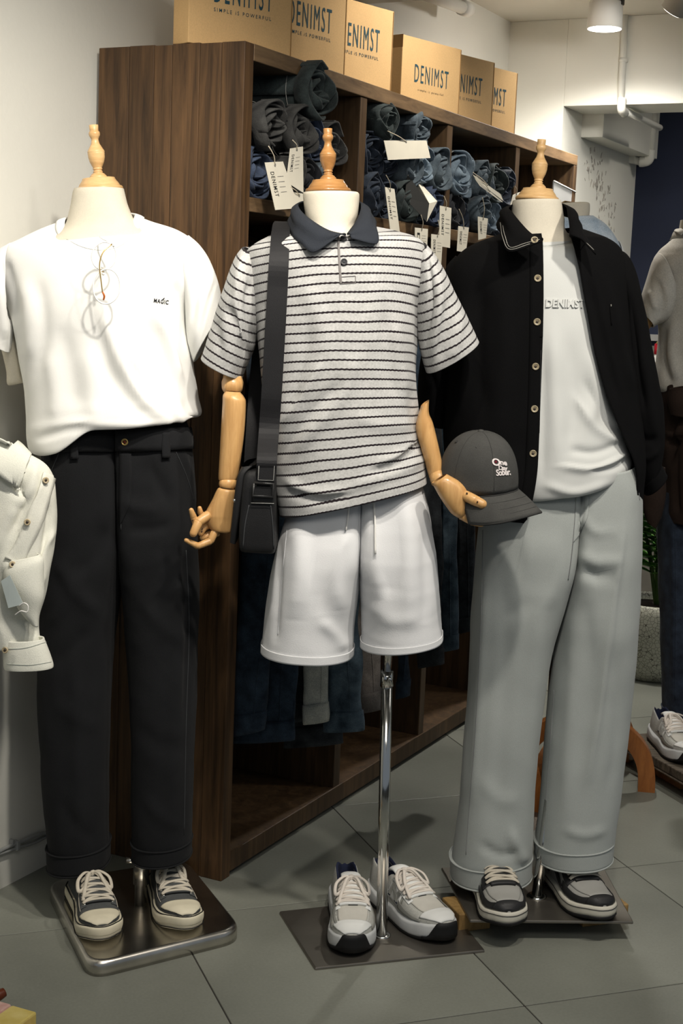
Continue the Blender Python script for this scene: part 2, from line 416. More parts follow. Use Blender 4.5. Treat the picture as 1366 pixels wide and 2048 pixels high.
# peeling paint on the far wall: thin flakes of exposed grey plaster
m_peel = M_('exposed_plaster', (172, 167, 158), .9, .15, 40)
pl = thing('peeling_patch', S(3.2, .178, 1.6), 'patch of grey flaking plaster on the white wall beside the navy wall', 'wall damage')
r_ = np.random.RandomState(4); fl = []
for k in range(90):
    t = r_.rand(); x = 1178 + 42 * t + r_.normal() * 9; y = 322 + 120 * t + r_.normal() * 16 - 30 * (x > 1200) * (r_.rand() > .6)
    if not (1168 < x < 1235): continue
    c = on_v(x, y, .1792); n = r_.randint(4, 7); a = np.sort(r_.rand(n) * 2 * pi); rad = .004 + .012 * r_.rand(n) ** 1.5
    V = [c + SA * (cos(q) * s) + SZ * (sin(q) * s * 1.2) for q, s in zip(a, rad)]; V2 = [v - SBv * .0012 for v in V]
    me = mesh('f', V + V2, [tuple(range(n, 2 * n))] + [(i, (i + 1) % n, n + (i + 1) % n, n + i) for i in range(n)], None, False); fl.append(me)
o = put('flakes', join_meshes('flakes', fl), m_peel, pl); o['kind'] = 'stuff'

# conduits on the back wall
m_pipe = M_('painted_conduit', (212, 211, 203), .45, .02)
cp = thing('wall_conduit', S(2.74, -.1, 2.1), 'white plastic conduit bending under the lintel beside the spotlight', 'pipe')
def pipe(name, pts, r, parent, M=None): return put(name, tube(pts, r, 12, M=M, name=name), m_pipe, parent)
def pv(x, y, u): return on_u(x, y, u)
a0, a1, a2 = pv(1250, 30, 2.735), pv(1246, 120, 2.735), pv(1241, 205, 2.735)
pipe('upper_pipe', [a0, a1, a2], .013, cp)
b0 = S(2.735, 0, 0); e0 = pv(1243, 212, 2.735); 
put('elbow', tube([e0 + SZ * .03, e0, e0 - SZ * .015 + SA * .01, e0 - SZ * .022 + SA * .05], .017, 12, M=14, name='elbow'), m_pipe, cp)
e1 = on_plane(1243, 216, SO + SZ * 2.195, SZ); e2 = on_plane(1288, 240, SO + SZ * 2.195, SZ)
pipe('soffit_pipe', [S(2.78, (e0 - SO) @ SBv, 2.193), S(3.32, (e0 - SO) @ SBv, 2.193)], .013, cp)
put('coupling', tube([on_u(1248, 116, 2.735), on_u(1247, 124, 2.735)], .017, 12, name='coupling'), m_pipe, cp)
cp2 = thing('corner_conduit', S(3.8, .05, 2.1), 'white conduit with elbow dropping in front of the navy wall', 'pipe')
q0 = on_u(1307, 228, 3.75); q1 = on_u(1300, 300, 3.75); q2 = on_u(1297, 318, 3.75); q3 = on_u(1280, 323, 3.75); q4 = on_u(1262, 318, 3.75)
pipe('drop_pipe', [q0, q1], .02, cp2)
put('elbow', tube([q1, q2, (q2 + q3) / 2 - SZ * .005, q3], .025, 12, M=16, name='elbow'), m_pipe, cp2)
pipe('return_pipe', [q3, q4], .018, cp2)
put('clip', fbox(q4, SA, SBv, SZ, (-.02, -.025, -.02), (.02, .06, .02), .003), m_pipe, cp2)
cp3 = thing('ceiling_conduit', on_plane(910, 10, SO + SZ * 2.45, SZ), 'short white conduit with end cap below the ceiling, above the boxes', 'pipe')
g0 = on_plane(860, -12, SO + SZ * 2.42, SZ); g1 = on_plane(930, 16, SO + SZ * 2.42, SZ)
vv = (g0 - SO) @ SBv
g0 = S(1.5, .24, 2.44); 
h0, h1 = on_v(884, 0, .30), on_v(930, 17, .30)
pipe('pipe', [h0 + (h0 - h1) * 1.0, h1], .022, cp3)
put('end_cap', tube([h1 - (h1 - h0) * .15, h1 + (h1 - h0) * .14], .027, 14, name='end_cap'), m_white_plastic, cp3)
put('hanger', fbox(h1, SA, SBv, SZ, (-.02, -.012, .0), (.012, .012, .12), .003), m_white_plastic, cp3)

# ceiling spotlights
m_lampb = M_('lamp_housing', (205, 203, 196), .5, .02)
m_glow = emit('lamp_lens', (255, 250, 240), 9)
def ceiling_lamp(cx, cy, u, r, h, tilt, label, power):
    c = on_u(cx, cy, u); axis = nrm(tilt[0] * SA + tilt[1] * SBv + SZ)
    t = thing('ceiling_spotlight', c, label, 'spotlight', None)
    put('housing', lathe(c, axis, [(0, r * .93), (0, r), (h, r * .94), (h + .004, r * .9), (h + .004, .01)], 40), m_lampb, t)
    put('lens', lathe(c - axis * .001, axis, [(0, r * .94), (.003, r * .94)], 40), m_glow, t)
    top = c + axis * h
    put('bracket', fbox(top, SA, SBv, SZ, (-.02, -.05, 0), (.02, .05, .05), .004), m_lampb, t)
    put('bracket_arm', fbox(top, SA, SBv, SZ, (-.012, -.065, -.01), (.012, -.05, .06), .003), m_dark_metal, t)
    put('track_adapter', fbox(top, SA, SBv, SZ, (-.03, -.02, .05), (.05, .02, 2.545 - top[2]), .003), m_white_plastic, t)
    l = bpy.data.lights.new('spotlight_beam', 'SPOT'); l.energy = power; l.spot_size = radians(158); l.spot_blend = 1.0; l.shadow_soft_size = .05; l.color = (1, .95, .88)
    lo = bpy.data.objects.new('spotlight_beam', l); link(lo); lo.parent = t; lo.location = tuple(-axis * .012)
    lo.rotation_euler = Vector(tuple(-axis)).to_track_quat('-Z', 'Y').to_euler()
ceiling_lamp(1209, 58, 2.35, .064, .09, (0, 0), 'white cylinder ceiling spotlight glowing against the back wall', 95)
ceiling_lamp(1345, 22, 2.0, .042, .10, (-.35, -.75), 'tilted white spotlight cut by the upper right corner', 25)
# cables low on the left wall
m_cable = M_('painted_cable', (150, 152, 150), .6, .08, 30)
cb = thing('wall_cable', S(-.3, .41, .1), 'pair of white painted cables clipped low along the left wall', 'cable')
put('cable', tube([on_v(x, y, .412) for x, y in [(-60, 1745), (0, 1702), (50, 1680), (80, 1668), (104, 1664), (160, 1640)]], .005, 8, M=40), m_cable, cb)
put('cable', tube([on_v(x, y, .412) for x, y in [(-60, 1728), (0, 1708), (35, 1696), (70, 1685), (104, 1668), (160, 1645)]], .004, 8, M=40), m_cable, cb)
put('clip', fbox(on_v(32, 1690, .414), SA, SBv, SZ, (-.006, -.01, -.012), (.006, .008, .012), .002), m_cable, cb)
put('clip', fbox(on_v(24, 1682, .414), SA, SBv, SZ, (-.004, -.006, -.012), (.004, .008, .004), .001), m_cable, cb)
# ================================================================== SHELVING UNIT
m_panel = wood('stained_plank', (46, 33, 21), (98, 72, 46), (9, 9, .55), 5, .5, .22)
m_rail = wood('stained_rail', (78, 60, 42), (126, 102, 74), (1.2, 1.2, 9), 5, .5, .12)
m_divider = wood('stained_divider', (58, 43, 29), (98, 76, 52), (9, 9, .6), 5, .5, .12)
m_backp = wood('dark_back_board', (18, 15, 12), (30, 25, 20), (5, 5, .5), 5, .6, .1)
SH = 1.986
sh = thing('shelving_unit', S(1.2, .2, 0), 'long dark stained wooden shelving unit with cubby holes and hanging bays', 'shelf')
ws = [.062, .058, .075, .05, .07, .088]
v0 = .0
for k, wd in enumerate(ws):          # near end: glued vertical planks
    put('plank', sbox(0, .04, v0 + .0004, v0 + wd - .0004, .0, SH + random.uniform(-.002, .002), .0015), m_panel, sh); v0 += wd
put('top_board', sbox(.0405, 2.43, .0, .403, 1.948, SH, .002), m_rail, sh)
put('end_panel', sbox(2.392, 2.43, .0, .403, 0, 1.9475, .002), m_divider, sh)
for u in (.601, 1.191, 1.780): put('divider', sbox(u, u + .039, .004, .385, .042, 1.9475, .002), m_divider, sh)
for a, b in ((.0405, .6), (.6405, 1.19), (1.2305, 1.779), (1.8195, 2.391)):
    put('shelf_board', sbox(a, b, .004, .385, 1.612, 1.645, .002), m_rail, sh)
put('bottom_board', sbox(.0405, 2.391, .0, .385, .012, .062, .002), m_divider, sh)
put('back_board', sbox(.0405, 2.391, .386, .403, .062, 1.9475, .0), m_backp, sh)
m_chrome = M_('polished_steel', (205, 205, 202), .12, .03, 8, metal=1)
for a, b in ((.0405, .6), (.6405, 1.19), (1.2305, 1.779)):
    put('hanging_rod', tube([S(a, .2, 1.56), S(b, .2, 1.56)], .012, 12), m_chrome, sh)

# ------------------------------------------------------------------ cardboard boxes on top
m_card = M_('kraft_cardboard', (204, 168, 118), .85, .05, 8, .1, 300, fine=.05, fscale=300)
m_cardedge = M_('cardboard_edge', (150, 116, 72), .9, .08, 30)
m_print = M_('teal_print', (42, 74, 84), .8, .1, 40)
m_print2 = M_('grey_print', (92, 84, 68), .8, .1, 40)
def z_for(u, v, py):
    zs = np.linspace(1.9, 2.9, 500); ys = np.array([proj(S(u, v, z))[1] for z in zs]); return float(np.interp(-py, -ys, zs))
def carton(u, v, yaw, top, label, word_lo, word_w, cap, sub_lo, sub='SIMPLE iS POWERFUL', W=.285, D=.07, bold=0.0):
    d = np.array([cos(radians(yaw)), sin(radians(yaw)), 0]); bk = np.array([-d[1], d[0], 0]); r = S(u, v, SH + .001)
    o = r - d * W; h = top
    t = thing('cardboard_box', o + d * W / 2 + bk * D / 2, label, 'box', 'kraft boxes on the shelving unit')
    me = fbox(o, d, bk, SZ, (0, 0, 0), (W, D, h), .0015); put('carton', me, m_card, t)
    put('lid_flap', fbox(o, d, bk, SZ, (-.0012, -.0012, h - .035), (.0, D + .001, h + .001), .0004), m_cardedge, t)
    put('edge_seam', fbox(o, d, bk, SZ, (W - .004, -.0012, .002), (W - .0015, 0, h - .002), .0003), m_cardedge, t)
    f = o - bk * .0009
    lettering3('DENIMST', f + d * word_lo[0] + SZ * word_lo[1], d * word_w, SZ * cap, m_print, t, bold=bold, spacing=1.3)
    lettering3(sub, f + d * sub_lo[0] + SZ * sub_lo[1], d * sub_lo[2], SZ * .0085, m_print if sub[0] == 'S' else m_print2, t, bold=.004, spacing=1.5, name='small_lettering')
B1 = .285
w_ = ((.066, .098), .16, .060, (.066, .078, .158))
carton(.248, .02, 36.5, .30, 'large kraft box nearest the camera, cut by the top of the picture', *w_)
carton(.540, .024, 50.0, .285, 'kraft box second from the near end of the shelf top', *w_)
carton(.824, .024, 49.5, z_for(.824, .024, 24) - SH, 'third kraft box, right of the two largest, before the gap', *w_)
carton(1.304, .02, 49.5, z_for(1.304, .02, 100) - SH, 'kraft box showing the whole word, past the gap on the shelf top', (.060, .070), .165, .052, (.078, .046, .125), 'simple is powerful')
carton(1.585, .02, 48.5, z_for(1.585, .02, 126) - SH, 'kraft box second from the far end of the shelf top', (.060, .088), .162, .056, (.066, .066, .155))
carton(1.826, .03, 49.0, z_for(1.826, .03, 147) - SH, 'farthest kraft box standing at the far end of the shelf top', (.060, .088), .162, .056, (.066, .066, .155))

# ------------------------------------------------------------------ rolled jeans in the upper cubbies
DEN = [denim('charcoal_denim', (40, 40, 40), (74, 74, 72)), denim('black_green_denim', (36, 42, 42), (66, 76, 76)), denim('indigo_denim', (34, 42, 58), (70, 82, 104)),
       denim('dark_indigo_denim', (26, 32, 42), (52, 62, 76)), denim('washed_blue_denim', (70, 84, 98), (128, 144, 156)), denim('grey_blue_denim', (54, 64, 72), (98, 110, 118)),
       denim('near_black_denim', (22, 23, 26), (44, 46, 50))]
DNAME = ['charcoal', 'dark green-black', 'blue indigo', 'dark indigo', 'light washed blue', 'grey-blue', 'near-black']
m_stitch = M_('pale_thread', (150, 150, 145), .9, .1, 50)
def roll_mesh(seed, turns=3.2, length=.30, r1=.058):
    """one pair of jeans rolled up: a spiral sheet with wavy ends"""
    r = np.random.RandomState(seed); n = 150; k = 18
    th = np.linspace(0, turns * 2 * pi, n); rad = .012 + (r1 - .012) * (th / th[-1]) ** .9
    ph = r.rand() * 6.28; el = 1 + .10 * r.rand(); V = []
    for j in range(k):
        y = -length / 2 + length * j / (k - 1)
        rr = rad * (1 + .035 * np.sin(th * 1.3 + ph + y * 9) + .022 * np.sin(th * 2.1 + 2 * ph - y * 14)) + .0025 * np.sin(y * 60 + th)
        endw = (.012 * np.sin(th * 2.3 + ph) + .010 * np.sin(th * 0.9 + 1)) * (abs(y) / (length / 2)) ** 4 * np.sign(y)
        x = rr * np.cos(th + ph) * el; z = rr * np.sin(th + ph) / el
        V.append(np.stack([x, np.full(n, y) + endw, z], 1))
    V = np.array(V); P_ = V.reshape(-1, 3); rad_ = nrm(P_ * [1, 0, 1]); V = (P_ + rad_ * (.0026 * wob(P_, 34, seed + 40) + .0012 * wob(P_, 150, seed + 60))[:, None] + np.array([0, 1, 0]) * (.004 * wob(P_, 90, seed + 80))[:, None]).reshape(V.shape); F = grid_faces(k, n, False)
    me = mesh('roll', V.reshape(-1, 3), F); return me
ROLLS = [[roll_mesh(s, t, .3, r) for s, t, r in ((1, 4.6, .058), (2, 4.0, .058), (3, 5.0, .058), (4, 3.6, .058))] for _ in DEN]
for rs, mt in zip(ROLLS, DEN):
    for me in rs: me.materials.append(mt)
def stitch_mesh(seed):
    th = np.linspace(0, 2 * pi * .55, 30) + seed
    p = np.stack([.0605 * np.cos(th), np.full(30, -.125), .0605 * np.sin(th)], 1); q = p.copy(); q[:, 1] += .035
    return join_meshes('stitch', [tube(p, .0011, 5), tube(q, .0009, 5)])
ST = [stitch_mesh(s) for s in (0.2, 1.4)]
for me in ST: me.materials.append(m_stitch)
waist = []
def waist_mesh():
    th = np.linspace(.3, 4.6, 40); V = []
    for y in (-.156, -.118):
        V += [(.0612 * cos(t), y + .006 * sin(3 * t), .0612 * sin(t)) for t in th]
    return mesh('waistband', V, [tuple(f) for f in grid_faces(2, 40, False)])
def loop_mesh():
    me = fbox((0, 0, 0), (1, 0, 0), (0, 1, 0), (0, 0, 1), (-.006, -.16, .0605), (.006, -.112, .0655), .0015); return me
WB = []; LP = []
for mt in DEN:
    a = waist_mesh(); a.materials.append(mt); WB.append(a); b = loop_mesh(); b.materials.append(mt); LP.append(b)
def jeans_roll(u, z, v, mi, var, sc, yaw, spin, label, group):
    t = bpy.data.objects.new('rolled_jeans', None); link(t); t.empty_display_size = .03
    p = S(u, v + .15, z); t.location = p; WLOC[t.name] = t.location.copy(); t.rotation_euler = (0, 0, YAW + yaw); t.scale = (sc, 1, sc)
    tag(t, label, 'jeans', group)
    for nm, me, mods in (('denim_roll', ROLLS[mi][var], 1), ('waistband', WB[mi], 1), ('belt_loop', LP[mi], 0), ('stitching', ST[var % 2], 0)):
        o = bpy.data.objects.new(nm, me); link(o); o.parent = t; o.rotation_euler = (0, spin, 0)
        if mods: q = o.modifiers.new('thickness', 'SOLIDIFY'); q.thickness = .0045; q.offset = 0
rr = random.Random(5)
bay_names = ['nearest cubby', 'second cubby', 'third cubby', 'farthest cubby']
pos_names = {1: ['alone'], 2: ['left', 'right'], 3: ['left', 'middle', 'right'], 4: ['far left', 'left', 'right', 'far right'], 5: ['far left', 'left', 'middle', 'right', 'far right']}
def row(bay, u0, us, z, mats, rowname, vs=None, scs=None):
    for k, u in enumerate(us):
        sc = scs[k] if scs else rr.uniform(.92, 1.0)
        jeans_roll(u0 + u, z + (.058 * sc - .058), vs[k] if vs else rr.uniform(-.012, .03), mats[k], rr.randrange(4), sc, rr.uniform(-.05, .05), rr.uniform(0, 6.28),
                   '%s rolled jeans, %s in the %s row of the %s' % (DNAME[mats[k]], pos_names[len(us)][k], rowname, bay_names[bay]), 'rolled jeans in the cubbies')
zb = 1.645 + .063
row(0, .0405, [.062, .182, .302, .424], zb, [2, 0, 6, 5], 'bottom')
row(0, .0405, [.075, .205, .365, .488], zb + .108, [0, 0, 2, 0], 'second', vs=[-.02, -.02, .03, .04])
row(0, .0405, [.262], zb + .205, [1], 'top', vs=[-.03], scs=[1.12])
row(1, .6405, [.058, .168, .278, .388, .495], zb, [3, 3, 1, 5, 2], 'bottom')
row(1, .6405, [.062, .175, .285, .392, .493], zb + .104, [3, 3, 5, 4, 5], 'second')
row(1, .6405, [.105, .350], zb + .205, [1, 5], 'top', scs=[.85, .85])
row(2, 1.2305, [.058, .168, .278, .388, .495], zb, [6, 3, 5, 4, 3], 'bottom')
row(2, 1.2305, [.062, .175, .285, .392, .493], zb + .106, [4, 4, 5, 1, 3], 'second', scs=[1.05, 1.05, 1, 1, 1])
row(3, 1.8195, [.07, .185, .305], zb, [6, 6, 3], 'bottom', scs=[.9, .85, .9])
# small items in the last cubby
gp = thing('leaning_sheet', S(2.3, .02, 1.65), 'grey sheet leaning across the last cubby, behind the wooden finial', 'panel')
g = [on_v(1108, 362, .012), on_v(1151, 384, .0), on_v(1149, 412, .0), on_v(1106, 402, .012)]
put('sheet', mesh('sheet', g + [p + SBv * .004 for p in g], [(0, 1, 2, 3), (7, 6, 5, 4), (0, 4, 5, 1), (1, 5, 6, 2), (2, 6, 7, 3), (3, 7, 4, 0)], None, False), M_('grey_sheet', (150, 150, 148), .35, .08, 10), gp)
put('rim', tube([g[0], g[1]], .003, 6), M_('pale_rim', (225, 222, 214), .5), gp)

# ------------------------------------------------------------------ hang tags
m_tag = M_('cream_card', (232, 226, 208), .7, .03, 20)
m_ink = M_('black_ink', (38, 38, 38), .8, .05)
m_ink2 = M_('grey_ink', (150, 148, 140), .8, .05)
m_string = M_('cream_string', (214, 203, 180), .9, .06, 60)
m_blackcard = M_('black_card', (42, 42, 40), .6, .05)
def hang_tag(corners, v, label, string_to=None, word=None, word_side=1, mat=None, vs=None):
    """corners px: top-left, top-right, bottom-right, bottom-left"""
    vs = vs or [v] * 4; P = [on_v(x, y, q) for (x, y), q in zip(corners, vs)]; n = nrm(np.cross(P[1] - P[0], P[3] - P[0])); n = n if n @ (CO - P[0]) > 0 else -n
    t = thing('hang_tag', (P[2] + P[3]) / 2, label, 'tag', 'hang tags on the jeans')
    put('card', mesh('card', P + [p - n * .0012 for p in P], [(0, 1, 2, 3), (7, 6, 5, 4), (0, 4, 5, 1), (1, 5, 6, 2), (2, 6, 7, 3), (3, 7, 4, 0)], None, False), mat or m_tag, t)
    ex, ey = P[1] - P[0], P[3] - P[0]; q = lambda a, b: P[0] + ex * a + ey * b + n * .0006
    hole = q(.5, .06)
    put('eyelet', lathe(hole - n * .0002, n, [(0, .0035), (.0008, .0035), (.0008, .0015)], 12), m_ink2, t)
    if string_to:
        s = on_v(*string_to, v - .005) if len(string_to) == 2 else np.array(string_to); mid = (s + hole) / 2 - SBv * .004 + SA * .003
        put('string', tube([s, mid, hole], .0011, 5, M=10), m_string, t)
    if word:
        a = .16 if word_side > 0 else .62
        lettering3(word, q(a, .20), ey * .52, ex * .2, m_ink, t, bold=.004, spacing=1.25)
        for k in range(4): put('fine_print', mesh('fine_print', [q(.5, .3 + .11 * k), q(.84, .3 + .11 * k), q(.84, .312 + .11 * k), q(.5, .312 + .11 * k)], [(0, 1, 2, 3)], None, False), m_ink2, t)
    return t
hang_tag([(530, 325), (566, 323), (598, 416), (551, 420)], -.062, 'slanted cream hang tag left of the middle mannequin\'s neck, in front', (537, 292), 'DENIMST')
hang_tag([(581, 297), (606, 293), (607, 386), (573, 364)], -.046, 'cream hang tag behind the slanted one, beside the amber finial', (585, 280), 'DENIMST')
hang_tag([(583, 384), (612, 388), (618, 470), (588, 462)], -.056, 'cream tag half hidden behind the polo collar on its left', (578, 372), None)
hang_tag([(768, 281), (853, 281), (861, 316), (776, 320)], -.03, 'cream card turned sideways across the second cubby', (775, 262), None)
hang_tag([(770, 374), (789, 378), (800, 466), (781, 462)], -.03, 'narrow cream tag hanging lowest left in the second cubby', (772, 350), 'DENIMST')
hang_tag([(830, 455), (856, 458), (854, 505), (830, 503)], -.035, 'short cream tag just above the striped shoulder, under the shelf board', (842, 430), 'D')
hang_tag([(880, 411), (903, 416), (900, 496), (878, 492)], -.035, 'cream tag hanging over the divider between second and third cubby', (888, 392), 'DENIMST')
hang_tag([(863, 468), (886, 471), (882, 536), (862, 520)], -.045, 'cream tag below and left of the divider tag, beside the striped sleeve', (876, 440), 'DENIMST')
hang_tag([(917, 452), (938, 455), (932, 505), (914, 502)], -.035, 'cream tag under the third cubby, left of the black shoulder', (918, 418), 'DENIMST')
hang_tag([(956, 433), (976, 437), (972, 476), (957, 480)], -.035, 'small cream tag touching the black overshirt shoulder', (965, 395), 'DENIMST')
hang_tag([(946, 349), (1001, 388), (1007, 402), (952, 360)], -.04, 'pale card lying slanted over the third cubby rolls, upper of two', (946, 345), None)
hang_tag([(950, 358), (1006, 404), (1003, 404), (960, 372)], -.045, 'pale card lying slanted over the third cubby rolls, lower of two', (952, 352), None)
hang_tag([(1026, 390), (1040, 384), (1036, 400), (1020, 412)], -.02, 'crumpled pale slip at the right end of the third cubby', (1030, 372), None)
# open booklet tag, black outside and cream inside
bk_ = thing('booklet_tag', on_v(850, 440, -.03), 'open black and cream booklet tag standing in the second cubby', 'tag')
p = [on_v(814, 349, .0), on_v(858, 407, -.05), on_v(853, 444, -.05), on_v(809, 396, .0)]
q = [on_v(827, 352, .04), on_v(874, 403, -.02), on_v(853, 444, -.05), on_v(858, 407, -.05)]
def plate(pts, th, name):
    n = nrm(np.cross(np.asarray(pts[1]) - pts[0], np.asarray(pts[-1]) - pts[0])); k = len(pts)
    return mesh(name, list(pts) + [x - n * th for x in pts], [tuple(range(k)), tuple(range(2 * k - 1, k - 1, -1))] + [(i, i + k, (i + 1) % k + k, (i + 1) % k) for i in range(k)], None, False)
put('cover', plate(p, .0012, 'cover'), m_blackcard, bk_); put('page', plate(q, .0012, 'page'), m_tag, bk_)
put('string', tube([on_v(822, 335, .0), on_v(818, 345, -.005), on_v(816, 352, -.003)], .001, 5, M=8), m_string, bk_)

# ------------------------------------------------------------------ jeans hanging in the lower bays
def hanging(u, top, hem, mat, label, hemcol=None, thick=.02, seed=0):
    """top / hem: (left px, y, right px, y)"""
    t0, t1 = on_u(top[0], top[1], u), on_u(top[2], top[3], u); h0, h1 = on_u(hem[0], hem[1], u), on_u(hem[2], hem[3], u)
    rings = []
    for f in (0, .25, .5, .75, 1.0):
        a = t0 + (h0 - t0) * f; b = t1 + (h1 - t1) * f
        rings.append((0, 0, 0, 0, thick * (1 - .25 * f), thick * (1 - .25 * f), {'P': (a, b), 'e': 2.6}))
    c = loft(rings, 3, 60, 56, face=-SA, noise=[(22, .006, seed), (60, .002, seed + 5)])
    t = thing('hanging_jeans', (h0 + h1) / 2, label, 'jeans', 'jeans hanging in the lower bays')
    o = garment('legs', c, mat, t, .003)
    hem_c = []
    for f in (.955, 1.003):
        a = t0 + (h0 - t0) * f; b = t1 + (h1 - t1) * f; e = nrm(b - a) * .002
        hem_c.append((0, 0, 0, 0, thick * .75 + .0035, thick * .75 + .0035, {'P': (a - e, b + e), 'e': 2.6}))
    c2 = loft(hem_c, 3, 6, 56, face=-SA, noise=[(22, .006, seed), (60, .002, seed + 5)]); garment('hem', c2, mat, t, .003)
    g0 = t0 + (t1 - t0) * .72; g1 = h0 + (h1 - h0) * .78; pts = []
    for f in np.linspace(.02, .98, 24):
        p = g0 + (g1 - g0) * f; r = c.bvh.ray_cast(Vector(tuple(p - SA * .2)), Vector(tuple(SA)))
        pts.append(np.array(r[0]) - SA * .0008 if r[0] else p - SA * thick)
    put('side_seam', tube(pts, .0016, 5), mat, t)
    hs = [np.array(r_h[0]) - SA * .001 for r_h in (c2.bvh.ray_cast(Vector(tuple(h0 + (h1 - h0) * f + (t0 - h0) * .045 - SA * .2)), Vector(tuple(SA))) for f in np.linspace(.04, .96, 16)) if r_h[0]]
    if len(hs) > 3: put('hem_stitch', tube(hs, .0011, 5), m_stitch, t)
    hk = (t0 + t1) / 2
    put('clip_hanger', join_meshes('clip_hanger', [tube([t0, t1], .004, 6), tube([hk, hk + SZ * .06, S(((hk - SO) @ SA), .2, 1.577)], .003, 6, M=10)]), m_dark_metal, t)
    return t
m_dj = [denim('hung_dark_indigo', (24, 34, 46), (58, 74, 90)), denim('hung_charcoal', (30, 33, 36), (66, 70, 74)), denim('hung_pale_grey', (166, 170, 162), (208, 208, 196)),
        denim('hung_brown_grey', (92, 86, 82), (132, 126, 120)), denim('hung_washed_indigo', (42, 56, 68), (96, 114, 126))]
hanging(.10, (505, 560, 620, 590), (466, 1470, 526, 1458), m_dj[0], 'dark indigo jeans nearest the side panel of the shelving unit', seed=1)
hanging(.15, (520, 570, 640, 600), (462, 1482, 590, 1478), m_dj[0], 'dark jeans with frayed hem behind the nearest pair', seed=2)
hanging(.24, (560, 570, 650, 600), (500, 1445, 612, 1440), m_dj[1], 'charcoal jeans hanging left of the pale grey pair', seed=3)
hanging(.29, (585, 600, 660, 610), (570, 1492, 688, 1484), m_dj[1], 'longest dark jeans, hem lowest below the white shorts', seed=4)
hanging(.21, (600, 600, 680, 610), (609, 1446, 656, 1440), m_dj[2], 'pale grey jeans below the left leg of the white shorts', seed=5, thick=.016)
hanging(.25, (620, 600, 700, 610), (650, 1460, 724, 1458), m_dj[4], 'washed indigo jeans right of the pale grey pair', seed=6)
hanging(.36, (650, 600, 740, 610), (716, 1424, 765, 1416), m_dj[3], 'brown-grey jeans with stitched hem left of the chrome pole', seed=7)
hanging(.44, (500, 640, 640, 650), (486, 960, 520, 965), m_dj[4], 'jeans with light seams seen between strap and wooden arm', seed=9)
hanging(.72, (800, 640, 850, 650), (795, 1395, 815, 1390), m_dj[0], 'dark jeans just right of the chrome pole', seed=8)
hanging(.80, (820, 640, 880, 650), (838, 1334, 884, 1326), m_dj[1], 'short dark jeans under the right leg of the white shorts', seed=10)
hanging(.90, (860, 640, 910, 650), (872, 1302, 916, 1296), m_dj[4], 'washed indigo jeans right of the white shorts', seed=11)
hanging(1.00, (890, 640, 950, 650), (912, 1266, 950, 1258), m_dj[1], 'charcoal jeans with turned-up hem left of the grey trousers', seed=12)
# ================================================================== MANNEQUIN AND SHOE KITS
m_linen = M_('cream_linen', (208, 201, 184), .9, .03, 30, .2, 700, fine=.04, fscale=500)
m_pale_wood = wood('pale_turned_wood', (196, 156, 104), (222, 186, 134), (3, 3, 14), 5, .38, .05, .3)
m_amber_wood = wood('amber_turned_wood', (140, 96, 52), (178, 132, 80), (3, 3, 14), 5, .3, .05, .4)
m_hand_wood = wood('varnished_hand_wood', (188, 142, 88), (214, 170, 112), (20, 20, 2), 4, .35, .05, .35)
m_joint = M_('dark_joint', (60, 40, 24), .8, .1)
FIN = [(0, 9.2), (.3, 9.6), (11, 9.0), (12.5, 9.2), (13.5, 10.6), (17, 11.6), (21, 11.2), (25, 9.0), (28, 7.5), (32, 7.6), (38, 9.0), (46, 13.6), (52, 17.2), (54, 17.8), (55.5, 17.0), (57, 17.6), (59, 17.2), (65, 17.0), (74, 14.8), (82, 11.2), (85.5, 9.2), (86.5, 9.0), (87.5, 10.0), (89, 10.0), (90, 8.3), (92, 8.3), (93, 10.0), (94.5, 10.0), (95.5, 8.8), (98, 13.0), (102, 16.8), (105, 17.8), (107.5, 17.4)]
CAP = [(0, 33.0), (3, 34.0), (5, 35.5), (6, 35.8), (11, 40.0), (15, 42.0), (16.2, 42.4), (18, 46.5), (21, 48.5), (23.5, 48.6), (26, 47.5)]
def finial(parent, top, base, Y, wood_m, kf=1.0, kc=1.0, capw=48.6):
    a, b = at(*top, Y), at(*base, Y); ax = nrm(b - a); ln = np.linalg.norm(b - a); px = ln / 133.5
    put('finial', lathe(a, ax, [(t * px, r * px * kf) for t, r in FIN], 36), wood_m, parent)
    put('neck_cap', lathe(a + ax * 106.5 * px, ax, [(0, .005)] + [(t * px + 1e-4, r * px * kc) for t, r in CAP], 48), wood_m, parent)
    return b, ax, px
def steel_plate(parent, corners, th, mat, z0=0.0, name='base_plate', rad=.004):
    """plate with rounded corners and a rolled upper edge"""
    C = np.array([np.asarray(c)[:2] for c in corners]); n = len(C); out = []
    for i in range(n):
        p, a, b = C[i], nrm(C[i - 1] - C[i]), nrm(C[(i + 1) % n] - C[i])
        for t in np.linspace(0, 1, 9 if rad > .01 else 3): out.append((1 - t) ** 2 * (p + a * rad) + 2 * t * (1 - t) * p + t * t * (p + b * rad))
    out = np.array(out); ctr = out.mean(0); k = len(out); e = min(th * .5, .013); rings = [(0, 0), (0, th - e), (.12, th - e * .6), (.4, th - e * .2), (1, th)]
    V = []
    for f, z in rings: V.append(np.column_stack([out - nrm(out - ctr) * e * f, np.full(k, z0 + z)]))
    F = [tuple(f) for f in grid_faces(len(rings), k, True)] + [tuple(range(k)), tuple(range((len(rings) - 1) * k, len(rings) * k))]
    me = mesh(name, np.vstack(V), F); bm = bmesh.new(); bm.from_mesh(me); bmesh.ops.recalc_face_normals(bm, faces=bm.faces[:]); bm.to_mesh(me); bm.free()
    sm = [len(p.vertices) == 4 and rad > .01 for p in me.polygons]; me.polygons.foreach_set('use_smooth', sm)
    return put(name, me, mat, parent)

